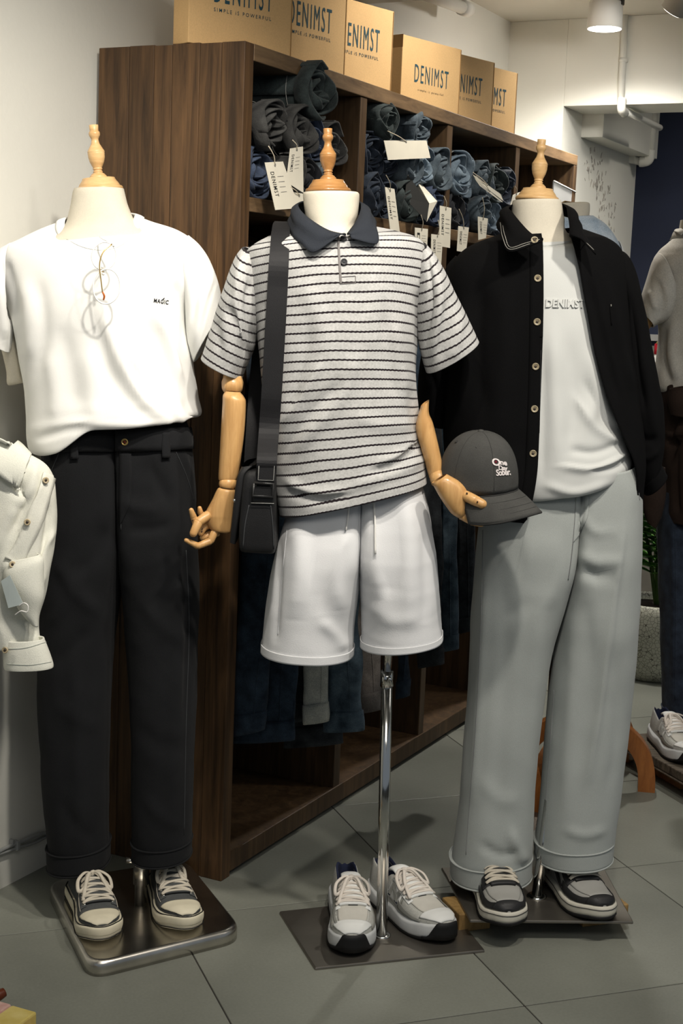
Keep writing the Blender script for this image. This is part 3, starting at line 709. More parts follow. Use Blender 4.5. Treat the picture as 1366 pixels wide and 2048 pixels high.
def capsule(p0, p1, r0, r1, n=14):
    p0, p1 = np.asarray(p0), np.asarray(p1); L = np.linalg.norm(p1 - p0); pr = [(-r0 * .55, r0 * .25), (-r0 * .4, r0 * .7), (-r0 * .1, r0 * .97)]
    pr += [(0, r0), (L, r1), (L + r1 * .3, r1 * .93), (L + r1 * .65, r1 * .7), (L + r1 * .9, r1 * .3)]
    return lathe(p0, p1 - p0, pr, n)
def finger(pts, parent, mat, gap=.0012):
    """jointed finger: pts (px, py, Y, radius m)"""
    P = [at(x, y, Y) for x, y, Y, r in pts]; segs = [capsule(P[i] + nrm(P[i + 1] - P[i]) * gap, P[i + 1] - nrm(P[i + 1] - P[i]) * gap, pts[i][3], pts[i + 1][3]) for i in range(len(P) - 1)]
    return put('finger', join_meshes('finger', segs), mat, parent)
def leaf(inner, outer, name, mat, parent, M=70, K=7, roll=.006, th=.003):
    a = catmull([at(*p) for p in inner], M); b = catmull([at(*p) for p in outer], M); V = []; c = a.mean(0)
    for i in range(M):
        out_ = nrm((a[i] - c) * [1, 1, 0])
        for k in range(K):
            f = k / (K - 1); V.append(a[i] + (b[i] - a[i]) * f + out_ * roll * sin(min(1, f * 1.6) * pi) + SZ * roll * .5 * sin(f * pi))
    F = grid_faces(M, K, False); me = mesh(name, np.array(V), F); put(name, me, mat, parent, [('solid', th, 0)]); return bvh_of(me), np.array(V).reshape(M, K, 3)

# ---- buttons
m_horn = M_('horn_button', (150, 138, 112), .35, .25, 120, spec=.5)
m_horn_d = M_('horn_button_centre', (60, 52, 44), .4, .2, 120)
def button(x, y, bvh, r, parent, rim=None, core=None, Y=3.0):
    p, n = hit(x, y, bvh, Y); p = p + n * .0005
    b = put('button', lathe(p, n, [(0, r * .8), (.0015, r), (.0032, r), (.004, r * .86), (.0032, r * .72), (.0024, r * .6), (.0024, .0004)], 24), rim or m_horn, parent)
    put('button_centre', lathe(p + n * .0022, n, [(0, r * .42), (.0012, r * .36), (.0012, .0003)], 14), core or m_horn_d, b)
    return b

# ---- shoes -------------------------------------------------------------
def tab(s, pts): return np.interp(s, [p[0] for p in pts], [p[1] for p in pts])
def smooth01(x): x = np.clip(x, 0, 1); return x * x * (3 - 2 * x)
class Shoe:
    def __init__(s, heel, toe, z0, side, L=None, pitch=0.0, kind='canvas'):
        h, t = on_floor(*heel, z0), on_floor(*toe, z0); d = t - h; s.L = L or np.linalg.norm(d); d = nrm(d)
        s.o = np.array([t[0], t[1], z0]) - d * s.L; s.x = d; s.y = np.array([-d[1], d[0], 0]) * 1.0; s.z = np.array([0, 0, 1.]); s.side = side; s.kind = kind
        s.zs = {'canvas': .031, 'runner': .036, 'court': .030}[kind]
        s.wid = {'canvas': 1.0, 'runner': 1.06, 'court': 1.08}[kind]
        s.top = {'canvas': [(0, .074), (.06, .080), (.16, .072), (.30, .066), (.40, .086), (.50, .082), (.60, .071), (.70, .060), (.80, .053), (.90, .048), (.96, .041), (1, .030)],
                 'runner': [(0, .092), (.06, .100), (.16, .090), (.30, .078), (.40, .102), (.50, .095), (.60, .083), (.70, .072), (.80, .064), (.90, .057), (.96, .048), (1, .036)],
                 'court': [(0, .090), (.06, .096), (.16, .088), (.30, .080), (.40, .098), (.50, .092), (.60, .080), (.70, .069), (.80, .061), (.90, .055), (.96, .047), (1, .032)]}[kind]
        fl = s.L / .29
        s.hw = [(0, .0), (.012, .014), (.04, .025), (.10, .033), (.25, .035), (.42, .036), (.55, .041), (.68, .0465), (.78, .0465), (.86, .042), (.92, .034), (.97, .021), (.992, .010), (1, .0)]
    def W(s, p): p = np.asarray(p); return s.o + p[..., 0:1] * s.x + p[..., 1:2] * s.y * s.side + p[..., 2:3] * s.z
    def ctr(s, q): return .006 * np.sin(q * pi) - .004 * smooth01((q - .6) / .4)     # slight banana of the outline
    def spring(s, q): return .010 * smooth01((q - .74) / .26) ** 1.5
    def half(s, q): return tab(q, s.hw) * s.wid
    def surf(s, q, t, off=0.0):
        """point of the upper: q heel..toe, t 0..1 over the foot from one side to the other"""
        q = np.asarray(q, float); t = np.asarray(t, float); q, t = np.broadcast_arrays(q, t)
        w = s.half(q) * .97 + off; h = tab(q, s.top) - s.zs + off; h = np.maximum(h, .002); a = pi * t
        ca, sa = np.cos(a), np.sin(a)
        roundness = .62 + .18 * smooth01((q - .55) / .4)
        y = w * np.sign(ca) * np.abs(ca) ** roundness; z = s.zs + h * np.abs(sa) ** .72
        y = y * (1 - .28 * np.clip((z - s.zs) / np.maximum(h, .01), 0, 1) * smooth01((.62 - q) / .3))
        return np.stack([q * s.L + 0 * y, s.ctr(q) + y, z + s.spring(q)], -1)
    def build_upper(s, mat, lining, parent):
        nq, nt = 64, 61; Q = np.concatenate([np.linspace(.0, .06, 8)[:-1] ** 1, np.linspace(.06, .94, nq - 15), np.linspace(.94, 1, 9)[1:]]); T = np.linspace(0, 1, nt)
        V = np.zeros((len(Q), nt, 3))
        for i, q in enumerate(Q):
            dome = s.surf(q, T)
            k = 1 - smooth01((q - .36) / .07); k *= smooth01((q - .012) / .03)
            if k > 0:
                op = dome.copy(); w = s.half(q); rim = tab(q, s.top); wr = w * .72
                for j, t in enumerate(T):
                    tt = min(t, 1 - t); sg = 1 if t < .5 else -1
                    if tt < .33: f = tt / .33; zz = s.zs + (rim - s.zs) * f; ww = w * .97 - (w * .97 - wr) * f ** 2
                    elif tt < .38: f = (tt - .33) / .05; zz = rim + .003 * sin(f * pi); ww = wr - .006 * f
                    else: f = (tt - .38) / .12; zz = rim - (rim - s.zs - .006) * min(1, f * 1.8); ww = (wr - .006) * (1 - .9 * max(0, (f - .55) / .45))
                    op[j] = (q * s.L, s.ctr(q) + sg * ww, zz + s.spring(q))
                dome = dome * (1 - k) + op * k
            V[i] = dome
        F = grid_faces(len(Q), nt, False); 
        me = mesh('upper', s.W(V).reshape(-1, 3), F if s.side > 0 else F[:, ::-1])
        me.materials.append(mat); me.materials.append(lining)
        ids = []
        for fi, f in enumerate(F):
            i, j = divmod(int(f[0]), nt); tt = min(T[j], 1 - T[j]); ids.append(1 if (tt > .335 and Q[i] < .39) else 0)
        me.polygons.foreach_set('material_index', ids)
        o = put('upper', me, mat, parent); return o
    def patch(s, name, q0, q1, t0, t1, off, mat, parent, nq=24, nt=14, th=.0012):
        Q = np.linspace(0, 1, nq); V = []
        for a in Q:
            q = q0 + (q1 - q0) * a if not callable(q0) else q0(a); lo = t0(a) if callable(t0) else t0; hi = t1(a) if callable(t1) else t1
            V.append(s.surf(np.full(nt, q), np.linspace(lo, hi, nt), off))
        V = s.W(np.array(V)).reshape(-1, 3); F = grid_faces(nq, nt, False); F = F if s.side > 0 else F[:, ::-1]
        return put(name, mesh(name, V, F), mat, parent, [('solid', th, 0)])
    def outline(s, n=90, grow=0.0, inset=0):
        a = np.linspace(0, 1, n // 2); q = .5 - .5 * np.cos(a * pi)
        w = s.half(q) + grow; w = np.maximum(w, 0); w[0] = w[-1] = 0
        x = q * s.L; x = x + grow * np.where(q > .5, 1, -1) * np.abs(2 * q - 1) ** 6
        up = np.stack([x, s.ctr(q) + w], 1); dn = np.stack([x, s.ctr(q) - w], 1)[::-1][1:-1]
        return np.vstack([up, dn])
    def band(s, name, z0, z1, grow0, grow1, mat, parent, levels=4, q_spring=True, extra=None):
        """closed sole layer between two heights"""
        rings = []
        for k in range(levels + 1):
            f = k / levels; g = grow0 + (grow1 - grow0) * f + .0018 * sin(f * pi); o = s.outline(grow=g); q = np.clip(o[:, 0] / s.L, 0, 1)
            z = z0 + (z1 - z0) * f + s.spring(q) + (extra(q, f) if extra else 0)
            rings.append(np.stack([o[:, 0], o[:, 1], z], 1))
        n = len(rings[0]); V = np.vstack(rings); F = [tuple(f) for f in grid_faces(levels + 1, n, True)] + [tuple(range(n - 1, -1, -1)), tuple(range(levels * n, (levels + 1) * n))]
        me = mesh(name, s.W(V), F); 
        bm = bmesh.new(); bm.from_mesh(me); bmesh.ops.recalc_face_normals(bm, faces=bm.faces[:]); bm.to_mesh(me); bm.free()
        return put(name, me, mat, parent)
    def line(s, name, z, grow, r, mat, parent, q0=0, q1=1):
        o = s.outline(120, grow); q = np.clip(o[:, 0] / s.L, 0, 1); V = np.stack([o[:, 0], o[:, 1], z + s.spring(q)], 1)
        V = np.vstack([V, V[:2]]); return put(name, tube(s.W(V), r, 6, cap=False), mat, parent)
    def lace_tube(s, pts, r, name, mat, parent, flat=.55, M=None):
        P = s.W(np.array(pts)); return put(name, tube(P, r, 8, M=M or 6 * len(pts), flat=flat, nrmdir=(0, 0, 1)), mat, parent)
    def laces(s, mat, parent, q0, q1, rows, t=.30, r=.004, eyelet=None, bow=True, seed=0):
        rr_ = np.random.RandomState(seed); qs = np.linspace(q1, q0, rows); off = .0055
        def over(qa, ta, qb, tb, lift): 
            f = np.linspace(0, 1, 9); P = s.surf(qa + (qb - qa) * f, ta + (tb - ta) * f, off); P[:, 2] += lift * np.sin(f * pi); return P
        for i, q in enumerate(qs):
            if i == 0: s.lace_tube(over(q, t, q, 1 - t, .003), r, 'lace', mat, parent, M=24)
            if i < rows - 1:
                s.lace_tube(over(q, t, qs[i + 1], 1 - t, .005), r, 'lace', mat, parent, M=24)
                s.lace_tube(over(q, 1 - t, qs[i + 1], t, .003), r, 'lace', mat, parent, M=24)
            if eyelet:
                for tt in (t, 1 - t):
                    P = s.surf(np.array([q, q + .004, q]), np.array([tt, tt, tt + .004]), .002); W = s.W(P); n = nrm(np.cross(W[1] - W[0], W[2] - W[0])); n = n if n[2] > 0 else -n
                    put('eyelet', lathe(W[0], n, [(0, .0045), (.0015, .0042), (.0018, .0030), (.0010, .0022), (.0008, .0003)], 14), eyelet, parent)
        if bow:
            k = s.surf(q0 + .005, .5, .010)
            put('bow_knot', lathe(s.W(k) - s.z * .004, s.z, [(0, .003), (.003, .008), (.007, .008), (.010, .003)], 12), mat, parent)
            for sg in (1, -1):
                a = rr_.uniform(.8, 1.2)
                loop = [k, k + [.006, sg * .016 * a, .004], k + [.026 * a, sg * .034 * a, -.004], k + [.046 * a, sg * .036 * a, -.020], k + [.042, sg * .024, -.014], k + [.018, sg * .010, .001], k]
                s.lace_tube(loop, r, 'bow_loop', mat, parent, M=44)
                s.lace_tube([k, k + [.018, sg * .012, .004], k + [.045, sg * .022 * a, -.012], k + [.068 * a, sg * .034, -.032]], r, 'lace_end', mat, parent, M=24)
def tongue(s, mat, parent, q0=.33, q1=.66, lift=.022, lo=.36):
    nq, nt = 20, 13; V = []
    for a in np.linspace(0, 1, nq):
        q = q0 + (q1 - q0) * a; P = s.surf(np.full(nt, q), np.linspace(lo, 1 - lo, nt), .002 + .001 * (1 - a)); up = (1 - smooth01(a / .3)); P[:, 2] += lift * up; P[:, 0] -= .012 * up
        V.append(P)
    F = grid_faces(nq, nt, False); return put('tongue', mesh('tongue', s.W(np.array(V)).reshape(-1, 3), F if s.side > 0 else F[:, ::-1]), mat, parent, [('solid', .006, 1)])

m_canvas = M_('charcoal_canvas', (74, 76, 76), .9, .12, 40, .3, 700, fine=.12, fscale=600)
m_rubber_w = M_('aged_white_rubber', (214, 206, 182), .6, .07, 30)
m_lace_c = M_('cream_cotton_lace', (196, 188, 172), .9, .08, 60)
m_black_rubber = M_('black_rubber', (24, 24, 25), .6, .1, 30)
m_eyelet = M_('eyelet_metal', (190, 190, 186), .3, .02, metal=.9)
m_dark_lining = M_('dark_lining', (40, 38, 36), .95, .1, 40)
def canvas_shoe(heel, toe, z0, side, label, seed):
    s = Shoe(heel, toe, z0, side, .285, kind='canvas'); t = thing('canvas_sneaker', s.o + s.x * s.L / 2, label, 'shoe', 'charcoal canvas sneakers')
    s.build_upper(m_canvas, m_dark_lining, t)
    s.band('sole', 0, .030, .003, .0045, m_rubber_w, t); s.line('foxing_line', .0305, .0042, .0014, m_black_rubber, t); s.line('sole_edge', .004, .0062, .0012, m_black_rubber, t)
    s.patch('toe_cap', .80, .992, lambda a: .10 + .02 * a, lambda a: .90 - .02 * a, .0016, m_rubber_w, t, 20, 22)
    s.band('toe_bumper', .004, .026, .0045, .0055, m_rubber_w, t, extra=lambda q, f: np.where(q > .72, .004 * smooth01((q - .72) / .2), -.0))
    for a, b in ((.20, .345), (.655, .80)):
        s.patch('eyestay', .40, .74, (lambda a_, aa=a, bb=b: aa if aa < .5 else aa), b, .0014, m_canvas, t, 20, 8)
    for dt in (.19, .81): 
        P = s.surf(np.linspace(.40, .76, 20), np.full(20, dt), .002); put('stitching', tube(s.W(P), .0007, 5), m_lace_c, t)
    s.patch('heel_strip', .004, .03, .30, .70, .0015, m_rubber_w, t, 6, 12)
    tongue(s, m_canvas, t, .35, .72, .010); s.laces(m_lace_c, t, .42, .71, 6, .31, .0042, m_eyelet, True, seed)
    return s
m_mesh_g = M_('silver_mesh', (176, 176, 170), .75, .06, 60, .4, 900, fine=.15, fscale=500)
m_syn_w = M_('white_synthetic', (222, 223, 220), .5, .04, 20)
m_syn_s = M_('silver_synthetic', (158, 158, 152), .4, .05, 20, metal=.25)
m_beige_mesh = M_('greige_mesh', (192, 189, 180), .8, .05, 40, .3, 900)
m_navy_l = M_('navy_lining', (28, 34, 56), .95, .08, 40)
m_mid_w = M_('white_midsole', (196, 198, 198), .6, .05, 14)
m_lace_r = M_('blush_lace', (214, 206, 196), .9, .06, 60)
def n_logo(s, t, side_t, q0, q1, mat, edge):
    """block letter on the quarter, with a darker outline"""
    pts = np.array([(0, 0), (.28, 0), (.28, .52), (.72, 0), (1, 0), (1, 1), (.72, 1), (.72, .48), (.28, 1), (0, 1)])
    for nm, grow, off, m_ in (('letter_outline', .07, .0024, edge), ('letter', 0, .0032, mat)):
        p = (pts - .5) * (1 + grow * 2.4) + .5; V = []
        for a, b in p:
            a2 = a + .18 * (b - .5); q = q0 + (q1 - q0) * a2; f = b if side_t < .5 else b
            tt = (.07 + .17 * f); tt = tt if side_t < .5 else 1 - tt; V.append(s.surf(q, tt, off))
        V = s.W(np.array(V)); put(nm, mesh(nm, V, [(0, 1, 2, 8, 9), (2, 3, 7, 8), (3, 4, 5, 6, 7)], None, False), m_, t, [('solid', .0012, 0)])
def runner_shoe(heel, toe, z0, side, label, seed, group='white running shoes', mats=None, L=.30):
    s = Shoe(heel, toe, z0, side, L, kind='runner'); t = thing('running_shoe', s.o + s.x * s.L / 2, label, 'shoe', group)
    s.build_upper(m_mesh_g, m_navy_l, t)
    s.band('midsole', .006, .036, .004, .003, m_mid_w, t, 5, extra=lambda q, f: .006 * np.sin(q * 16) * f * (q < .9) * .5 + .010 * smooth01((.25 - q) / .25) * f)
    s.band('outsole', 0, .008, .003, .0045, m_black_rubber, t, 2)
    tip = s.outline(120, .0055); q = np.clip(tip[:, 0] / s.L, 0, 1); sel = np.where(q > .88)[0]
    P = np.array([[tip[i, 0], tip[i, 1], .0] for i in sel]); P = P[np.argsort(np.arctan2(P[:, 1], P[:, 0] - .9 * s.L))]; V = []
    for z in (.002, .016, .030, .042):
        hgt = z + s.spring(np.clip(P[:, 0] / s.L, 0, 1)); fade = np.clip((.040 - np.abs(P[:, 1])) / .016, 0.12, 1); V.append(np.stack([P[:, 0] + .001, P[:, 1], .004 + s.spring(np.clip(P[:, 0] / s.L, 0, 1)) + (z - .004) * fade], 1))
    put('toe_wrap', mesh('toe_wrap', s.W(np.vstack(V)), [tuple(f) for f in grid_faces(4, len(P), False)]), m_black_rubber, t, [('solid', .003, 0)])
    s.patch('toe_overlay', .84, .985, lambda a: .13, lambda a: .87, .0016, m_syn_w, t, 16, 20)
    s.patch('toe_mesh', .66, .85, .30, .70, .0012, m_beige_mesh, t, 14, 14)
    for a, b in ((.05, .25), (.75, .95)):
        s.patch('forefoot_mesh', .62, .84, a, b, .0010, m_mesh_g, t, 12, 10)
        s.patch('saddle', .30, .60, a - .01, b + .01, .0016, m_syn_w, t, 16, 12)
        s.patch('wing', .58, .86, lambda q, aa=a: aa - .02, lambda q, aa=a, bb=b: aa + .03 + .05 * (1 - q) if aa < .5 else aa + .03 + .05 * (1 - q), .0026, m_syn_s, t, 16, 8)
    for a, b in ((.24, .36), (.64, .76)): s.patch('eyestay', .38, .70, a, b, .0024, m_syn_w, t, 18, 8)
    for a in (.04, .70):
        s.patch('heel_overlay', .02, .22, a, a + .26, .0014, m_syn_s, t, 12, 10)
    n_logo(s, t, .1, .41, .57, m_mesh_g, m_navy_l); n_logo(s, t, .9, .41, .57, m_mesh_g, m_navy_l)
    for dq in (.0, .012, .024): 
        P = s.surf(np.full(6, .665 + dq), np.linspace(.46, .54, 6), .003)
    s.patch('lace_tab', .655, .685, .47, .53, .004, m_black_rubber, t, 4, 4)
    tongue(s, m_syn_w, t, .35, .68, .010, .35); s.laces(m_lace_r, t, .42, .66, 6, .29, .0040, None, True, seed)
    return s
m_lea_b = M_('black_leather', (40, 40, 41), .5, .08, 30, .15, 500)
m_lea_g = M_('grey_leather', (158, 157, 152), .55, .05, 20, .1, 500)
m_mid_c = M_('off_white_cupsole', (206, 202, 188), .6, .05, 20)
def court_shoe(heel, toe, z0, side, label, seed):
    s = Shoe(heel, toe, z0, side, .295, kind='court'); t = thing('court_sneaker', s.o + s.x * s.L / 2, label, 'shoe', 'grey and black court sneakers')
    s.build_upper(m_lea_g, m_dark_lining, t)
    s.band('cupsole', .007, .031, .0045, .004, m_mid_c, t, 4); s.band('outsole', 0, .0085, .0035, .005, m_black_rubber, t, 2); s.line('cupsole_stitch', .024, .0062, .0008, m_lea_b, t)
    s.patch('toe_rand', .60, .997, lambda a: .02, lambda a: .14 + .05 * a + .25 * smooth01((a - .72) / .28), .0018, m_lea_b, t, 34, 14)
    s.patch('toe_rand', .60, .997, lambda a: .86 - .05 * a - .25 * smooth01((a - .72) / .28), lambda a: .98, .0018, m_lea_b, t, 34, 14)
    s.patch('toe_rand', .925, .998, .03, .97, .0019, m_lea_b, t, 8, 30)
    s.patch('toe_box', .70, .92, lambda a: .24 + .06 * a, lambda a: .76 - .06 * a, .0013, m_lea_g, t, 18, 16)
    for a, b in ((.17, .35), (.65, .83)): s.patch('eyestay', .40, .70, a, b, .0024, m_lea_b, t, 20, 10)
    for a, b in ((.02, .30), (.70, .98)): s.patch('heel_counter', .01, .26, a, b, .0018, m_lea_b, t, 14, 12)
    for sd in (0, 1):       # curved check mark on the quarter
        n = 26; f = np.linspace(0, 1, n); q = .62 - .50 * f; mid = .045 + .02 * f + .13 * f ** 2.2; wd = .055 * np.sin(np.clip(f * 1.15 + .1, 0, 1) * pi) ** .8 * (1 - f * .55) + .002; V = []
        for i in range(n):
            for tt in (mid[i] - wd[i] * .5, mid[i] + wd[i] * .5): V.append(s.surf(q[i] + (.05 if f[i] < .12 else 0) * 0, (tt if not sd else 1 - tt), .0032))
        put('side_mark', mesh('side_mark', s.W(np.array(V)), [tuple(x) for x in grid_faces(n, 2, False)]), m_lea_b, t, [('solid', .0014, 0)])
    tongue(s, m_lea_b, t, .34, .72, .012, .36); s.laces(m_lace_c, t, .42, .68, 6, .30, .0045, None, False, seed)
    return s
# ================================================================== LEFT MANNEQUIN: white tee, black trousers, canvas sneakers
Y1 = 3.14
m_chrome_d = M_('worn_chrome', (200, 196, 188), .27, .2, 14, metal=1)
p1 = on_floor(281, 1808, .035)
mn1 = thing('mannequin', (p1[0], p1[1], 0), 'cream mannequin with pale finial on the chrome rounded base, at left', 'mannequin', None)
corn = [on_floor(92, 1786), on_floor(178, 1962), on_floor(486, 1884), on_floor(372, 1742)]
steel_plate(mn1, corn, .034, m_chrome_d, .0, 'base_plate', .055)
zt = at(283, 1500, p1[1])[2]
pole_top = np.array([at(284, 1500, p1[1])[0], p1[1], zt])
pb = np.array([p1[0], p1[1], .03])
put('pole', tube([pb, pole_top], .0135, 20), m_chrome_d, mn1)
put('pole_collar', lathe(pb + SZ * .055, (0, 0, 1), [(0, .014), (0, .018), (.07, .018), (.072, .014)], 24), m_chrome_d, mn1)
put('clamp_knob', tube([pb + np.array([-.015, -.004, .11]), pb + np.array([-.034, -.008, .112])], .007, 10), m_chrome_d, mn1)
b_, ax_, px_ = finial(mn1, (187, 250), (199.5, 383), Y1, m_pale_wood)
tor = loft([(149, 378, 247, 377, .052, .055), (146, 388, 249, 386, .054, .056), (140, 420, 257, 415, .056, .06), (128, 455, 275, 448, .062, .07), (90, 490, 320, 480, .085, .085), (45, 560, 360, 550, .10, .09), (85, 690, 340, 680, .09, .08), (130, 790, 330, 790, .06, .06), (150, 900, 320, 900, .04, .04)], Y1, 60, 72)
garment('torso', tor, m_linen, mn1, 0)
# arm stub under the left sleeve
arm = loft([(-15, 640, 40, 640, .035, .035), (2, 690, 42, 690, .036, .036), (14, 740, 48, 738, .034, .034), (16, 768, 50, 762, .030, .03), (30, 770, 36, 768, .004, .004)], 3.16, 24, 32)
garment('upper_arm', arm, m_linen, mn1, 0)

m_tee = M_('white_cotton', (236, 236, 232), .9, .015, 10, .12, 700, sheen=.15)
tee = thing('white_t_shirt', at(230, 880, Y1 - .1), 'plain white T-shirt with a tiny chest word, tucked into black trousers', 'shirt')
tr = [(126, 441, 274, 437, .062, .066, {'fz': -.052, 'bz': .012}), (112, 446, 288, 441, .070, .072, {'fz': -.050, 'bz': .012}), (78, 460, 322, 448, .085, .082, {'fz': -.030}), (40, 478, 358, 460, .098, .092, {'fz': -.012}),
      (8, 498, 386, 480, .110, .10), (-4, 530, 398, 512, .122, .106), (8, 580, 392, 568, .132, .11), (26, 640, 380, 625, .136, .11), (40, 710, 384, 700, .136, .112), (50, 770, 392, 765, .138, .115), (54, 830, 400, 820, .146, .12),
      (55, 872, 402, 848, .150, .124), (62, 893, 396, 862, .146, .12, {'fz': -.004}), (84, 896, 374, 868, .128, .10, {'fz': .004}), (110, 880, 360, 862, .105, .085, {'fz': .012})]
tee_cr = [([(205, 610), (235, 700), (285, 790), (335, 838)], 17, 0.0094, 's'), ([(190, 640), (215, 740), (262, 810), (300, 840)], 16, -0.0086), ([(318, 625), (345, 690), (366, 760)], 13, 0.0086, 's'), ([(300, 640), (330, 730), (352, 800)], 14, -0.0072),
          ([(48, 560), (60, 640), (62, 720)], 15, 0.0072), ([(75, 560), (88, 650), (80, 740)], 14, -0.0058), ([(120, 650), (140, 740), (150, 820)], 18, -0.0058), ([(95, 700), (110, 780), (108, 840)], 15, 0.0058),
          ([(175, 700), (185, 780), (190, 845)], 16, 0.0050), ([(350, 560), (368, 620), (376, 690)], 9, -0.0072), ([(60, 858), (150, 846), (250, 850), (340, 846), (398, 836)], 10, 0.0043), ([(70, 880), (130, 862), (170, 856)], 8, -0.0043),
          ([(366, 800), (385, 835), (398, 852)], 7, -0.0058), ([(345, 810), (370, 850)], 7, 0.0043), ([(10, 520), (25, 570), (38, 640)], 10, -0.0050), ([(240, 690), (300, 760), (345, 800)], 9, 0.0029)]
def sag(c):
    x, y = proj(c.V.reshape(-1, 3)); x = x.reshape(c.M, c.N); y = y.reshape(c.M, c.N)
    low = np.clip((y - 800) / 70, 0, 1); c.V[..., 2] += low * (.036 * smooth01((x - 110) / 80) - .012 * np.exp(-((x - 85) / 40) ** 2))
teec = loft(tr, Y1, 120, 160, pre=sag, creases=tee_cr, noise=[(14, .003, 3), (32, .0013, 8)])
garment('body', teec, m_tee, tee)
slr = loft([(378, 470, 374, 600, .075, .075), (398, 488, 372, 618, .080, .080), (420, 520, 372, 650, .080, .080), (436, 560, 376, 690, .076, .076), (445, 600, 382, 712, .072, .072), (446, 625, 388, 724, .070, .070)], Y1 + .01, 50, 72,
           creases=[([(410, 520), (395, 580), (382, 640)], 8, -.008), ([(425, 545), (405, 610), (392, 690)], 8, .007)], noise=[(25, .002, 4)])
garment('sleeve', slr, m_tee, tee)
sll = loft([(22, 486, 26, 640, .07, .07), (0, 500, 26, 655, .07, .07), (-26, 535, 24, 672, .068, .065), (-44, 590, 22, 690, .06, .06), (-56, 650, 18, 705, .055, .055)], Y1 - .03, 50, 72, creases=[([(6, 530), (14, 600), (20, 650)], 9, -.009), ([(-2, 560), (4, 620), (10, 680)], 9, .008)], noise=[(25, .002, 5)])
garment('sleeve', sll, m_tee, tee)
# ribbed collar
def neck_ring(c, i0, w0, w1, name, mat, parent, out=.003, rows=4):
    """band that follows the first rings of a cloth tube"""
    V = c.V[i0].copy(); ctr = V.mean(0); n = grid_normals(c)[i0]; N = len(V); R = []
    nxt = c.V[min(i0 + 10, c.M - 1)]; dn = nrm(nxt - V)
    for k in range(rows): 
        f = k / (rows - 1); R.append(V + dn * (w0 + (w1 - w0) * f) + n * out * (1 if 0 < k < rows - 1 else .5))
    me = mesh(name, np.vstack(R), grid_faces(rows, N, True)); 
    return put(name, me, mat, parent, [('solid', .004, 0)])
neck_ring(teec, 0, -.006, .014, 'collar_rib', m_tee, tee)
for q in ([(120, 470), (160, 492), (200, 500), (240, 492), (278, 462)],): seam('collar_seam', q, teec.bvh, M_('seam_white', (205, 205, 200), .9), tee, .0007)
m_thread = M_('black_thread', (28, 28, 30), .9, .05)
lettering('MAGIC', (307, 605), (29, 4), (1.0, -8.5), teec.bvh, m_thread, tee, .0012, .02, 1.15, 'chest_word')
put('accent_mark', tube(stick([(325, 599), (328, 596)], teec.bvh, .0015), .0011, 5), m_thread, tee)

# spectacles hooked on the collar
m_lens = M_('clear_lens', (245, 246, 244), .05, .01, spec=.5); m_lens.node_tree.nodes['Principled BSDF'].inputs['Alpha'].default_value = .05
m_frame = M_('translucent_grey_frame', (244, 244, 240), .3, .02, spec=.5)
m_gold = M_('gold_wire', (206, 176, 110), .25, .05, metal=.8)
m_tip = M_('amber_tip', (176, 96, 40), .35, .1)
gl = thing('eyeglasses', at(205, 620, Y1 - .17), 'clear-framed eyeglasses hanging from the white T-shirt collar', 'glasses')
Yg = Y1 - .178
def rim(cx, cy, rx, ry, tilt, yy, name='rim'):
    a = np.linspace(0, 2 * pi, 40); P = [at(cx + rx * cos(t) * cos(tilt) - ry * sin(t) * sin(tilt), cy + rx * cos(t) * sin(tilt) + ry * sin(t) * cos(tilt), yy + .004 * cos(t)) for t in a]
    o = put(name, tube(P, .0015, 8, cap=False), m_frame, gl)
    C = np.mean(P[:-1], 0); me = mesh('lens', [C] + P[:-1], [(0, i + 1, (i + 1) % 39 + 1) for i in range(39)]); put('lens', me, m_lens, gl, [('solid', .0012, 0)])
rim(208, 512, 24, 28, .25, Yg); rim(213, 573, 27, 35, .1, Yg - .012)
put('bridge', tube([at(209, 538, Yg), at(204, 541, Yg - .006), at(208, 545, Yg - .008)], .0016, 8, M=12), m_gold, gl)
put('temple', tube([at(228, 492, Yg), at(222, 486, Yg + .01), at(206, 478, Yg + .03), at(200, 474, Yg + .05)], .0016, 8, M=16), m_frame, gl)
put('temple', tube([at(224, 488, Yg), at(206, 505, Yg - .012), at(199, 530, Yg - .016), at(202, 560, Yg - .016), at(205, 585, Yg - .014)], .0013, 8, M=24), m_gold, gl)
put('temple_tip', tube([at(205, 584, Yg - .014), at(208.5, 592, Yg - .014), at(207, 600, Yg - .012)], [.0016, .0022, .0018], 8, M=10), m_tip, gl)
put('nose_pad', lathe(at(205, 534, Yg - .004), (0, -1, 0), [(0, .002), (.002, .003), (.004, .001)], 10), m_frame, gl)
put('nose_pad', lathe(at(207, 548, Yg - .01), (0, -1, 0), [(0, .002), (.002, .003), (.004, .001)], 10), m_frame, gl)

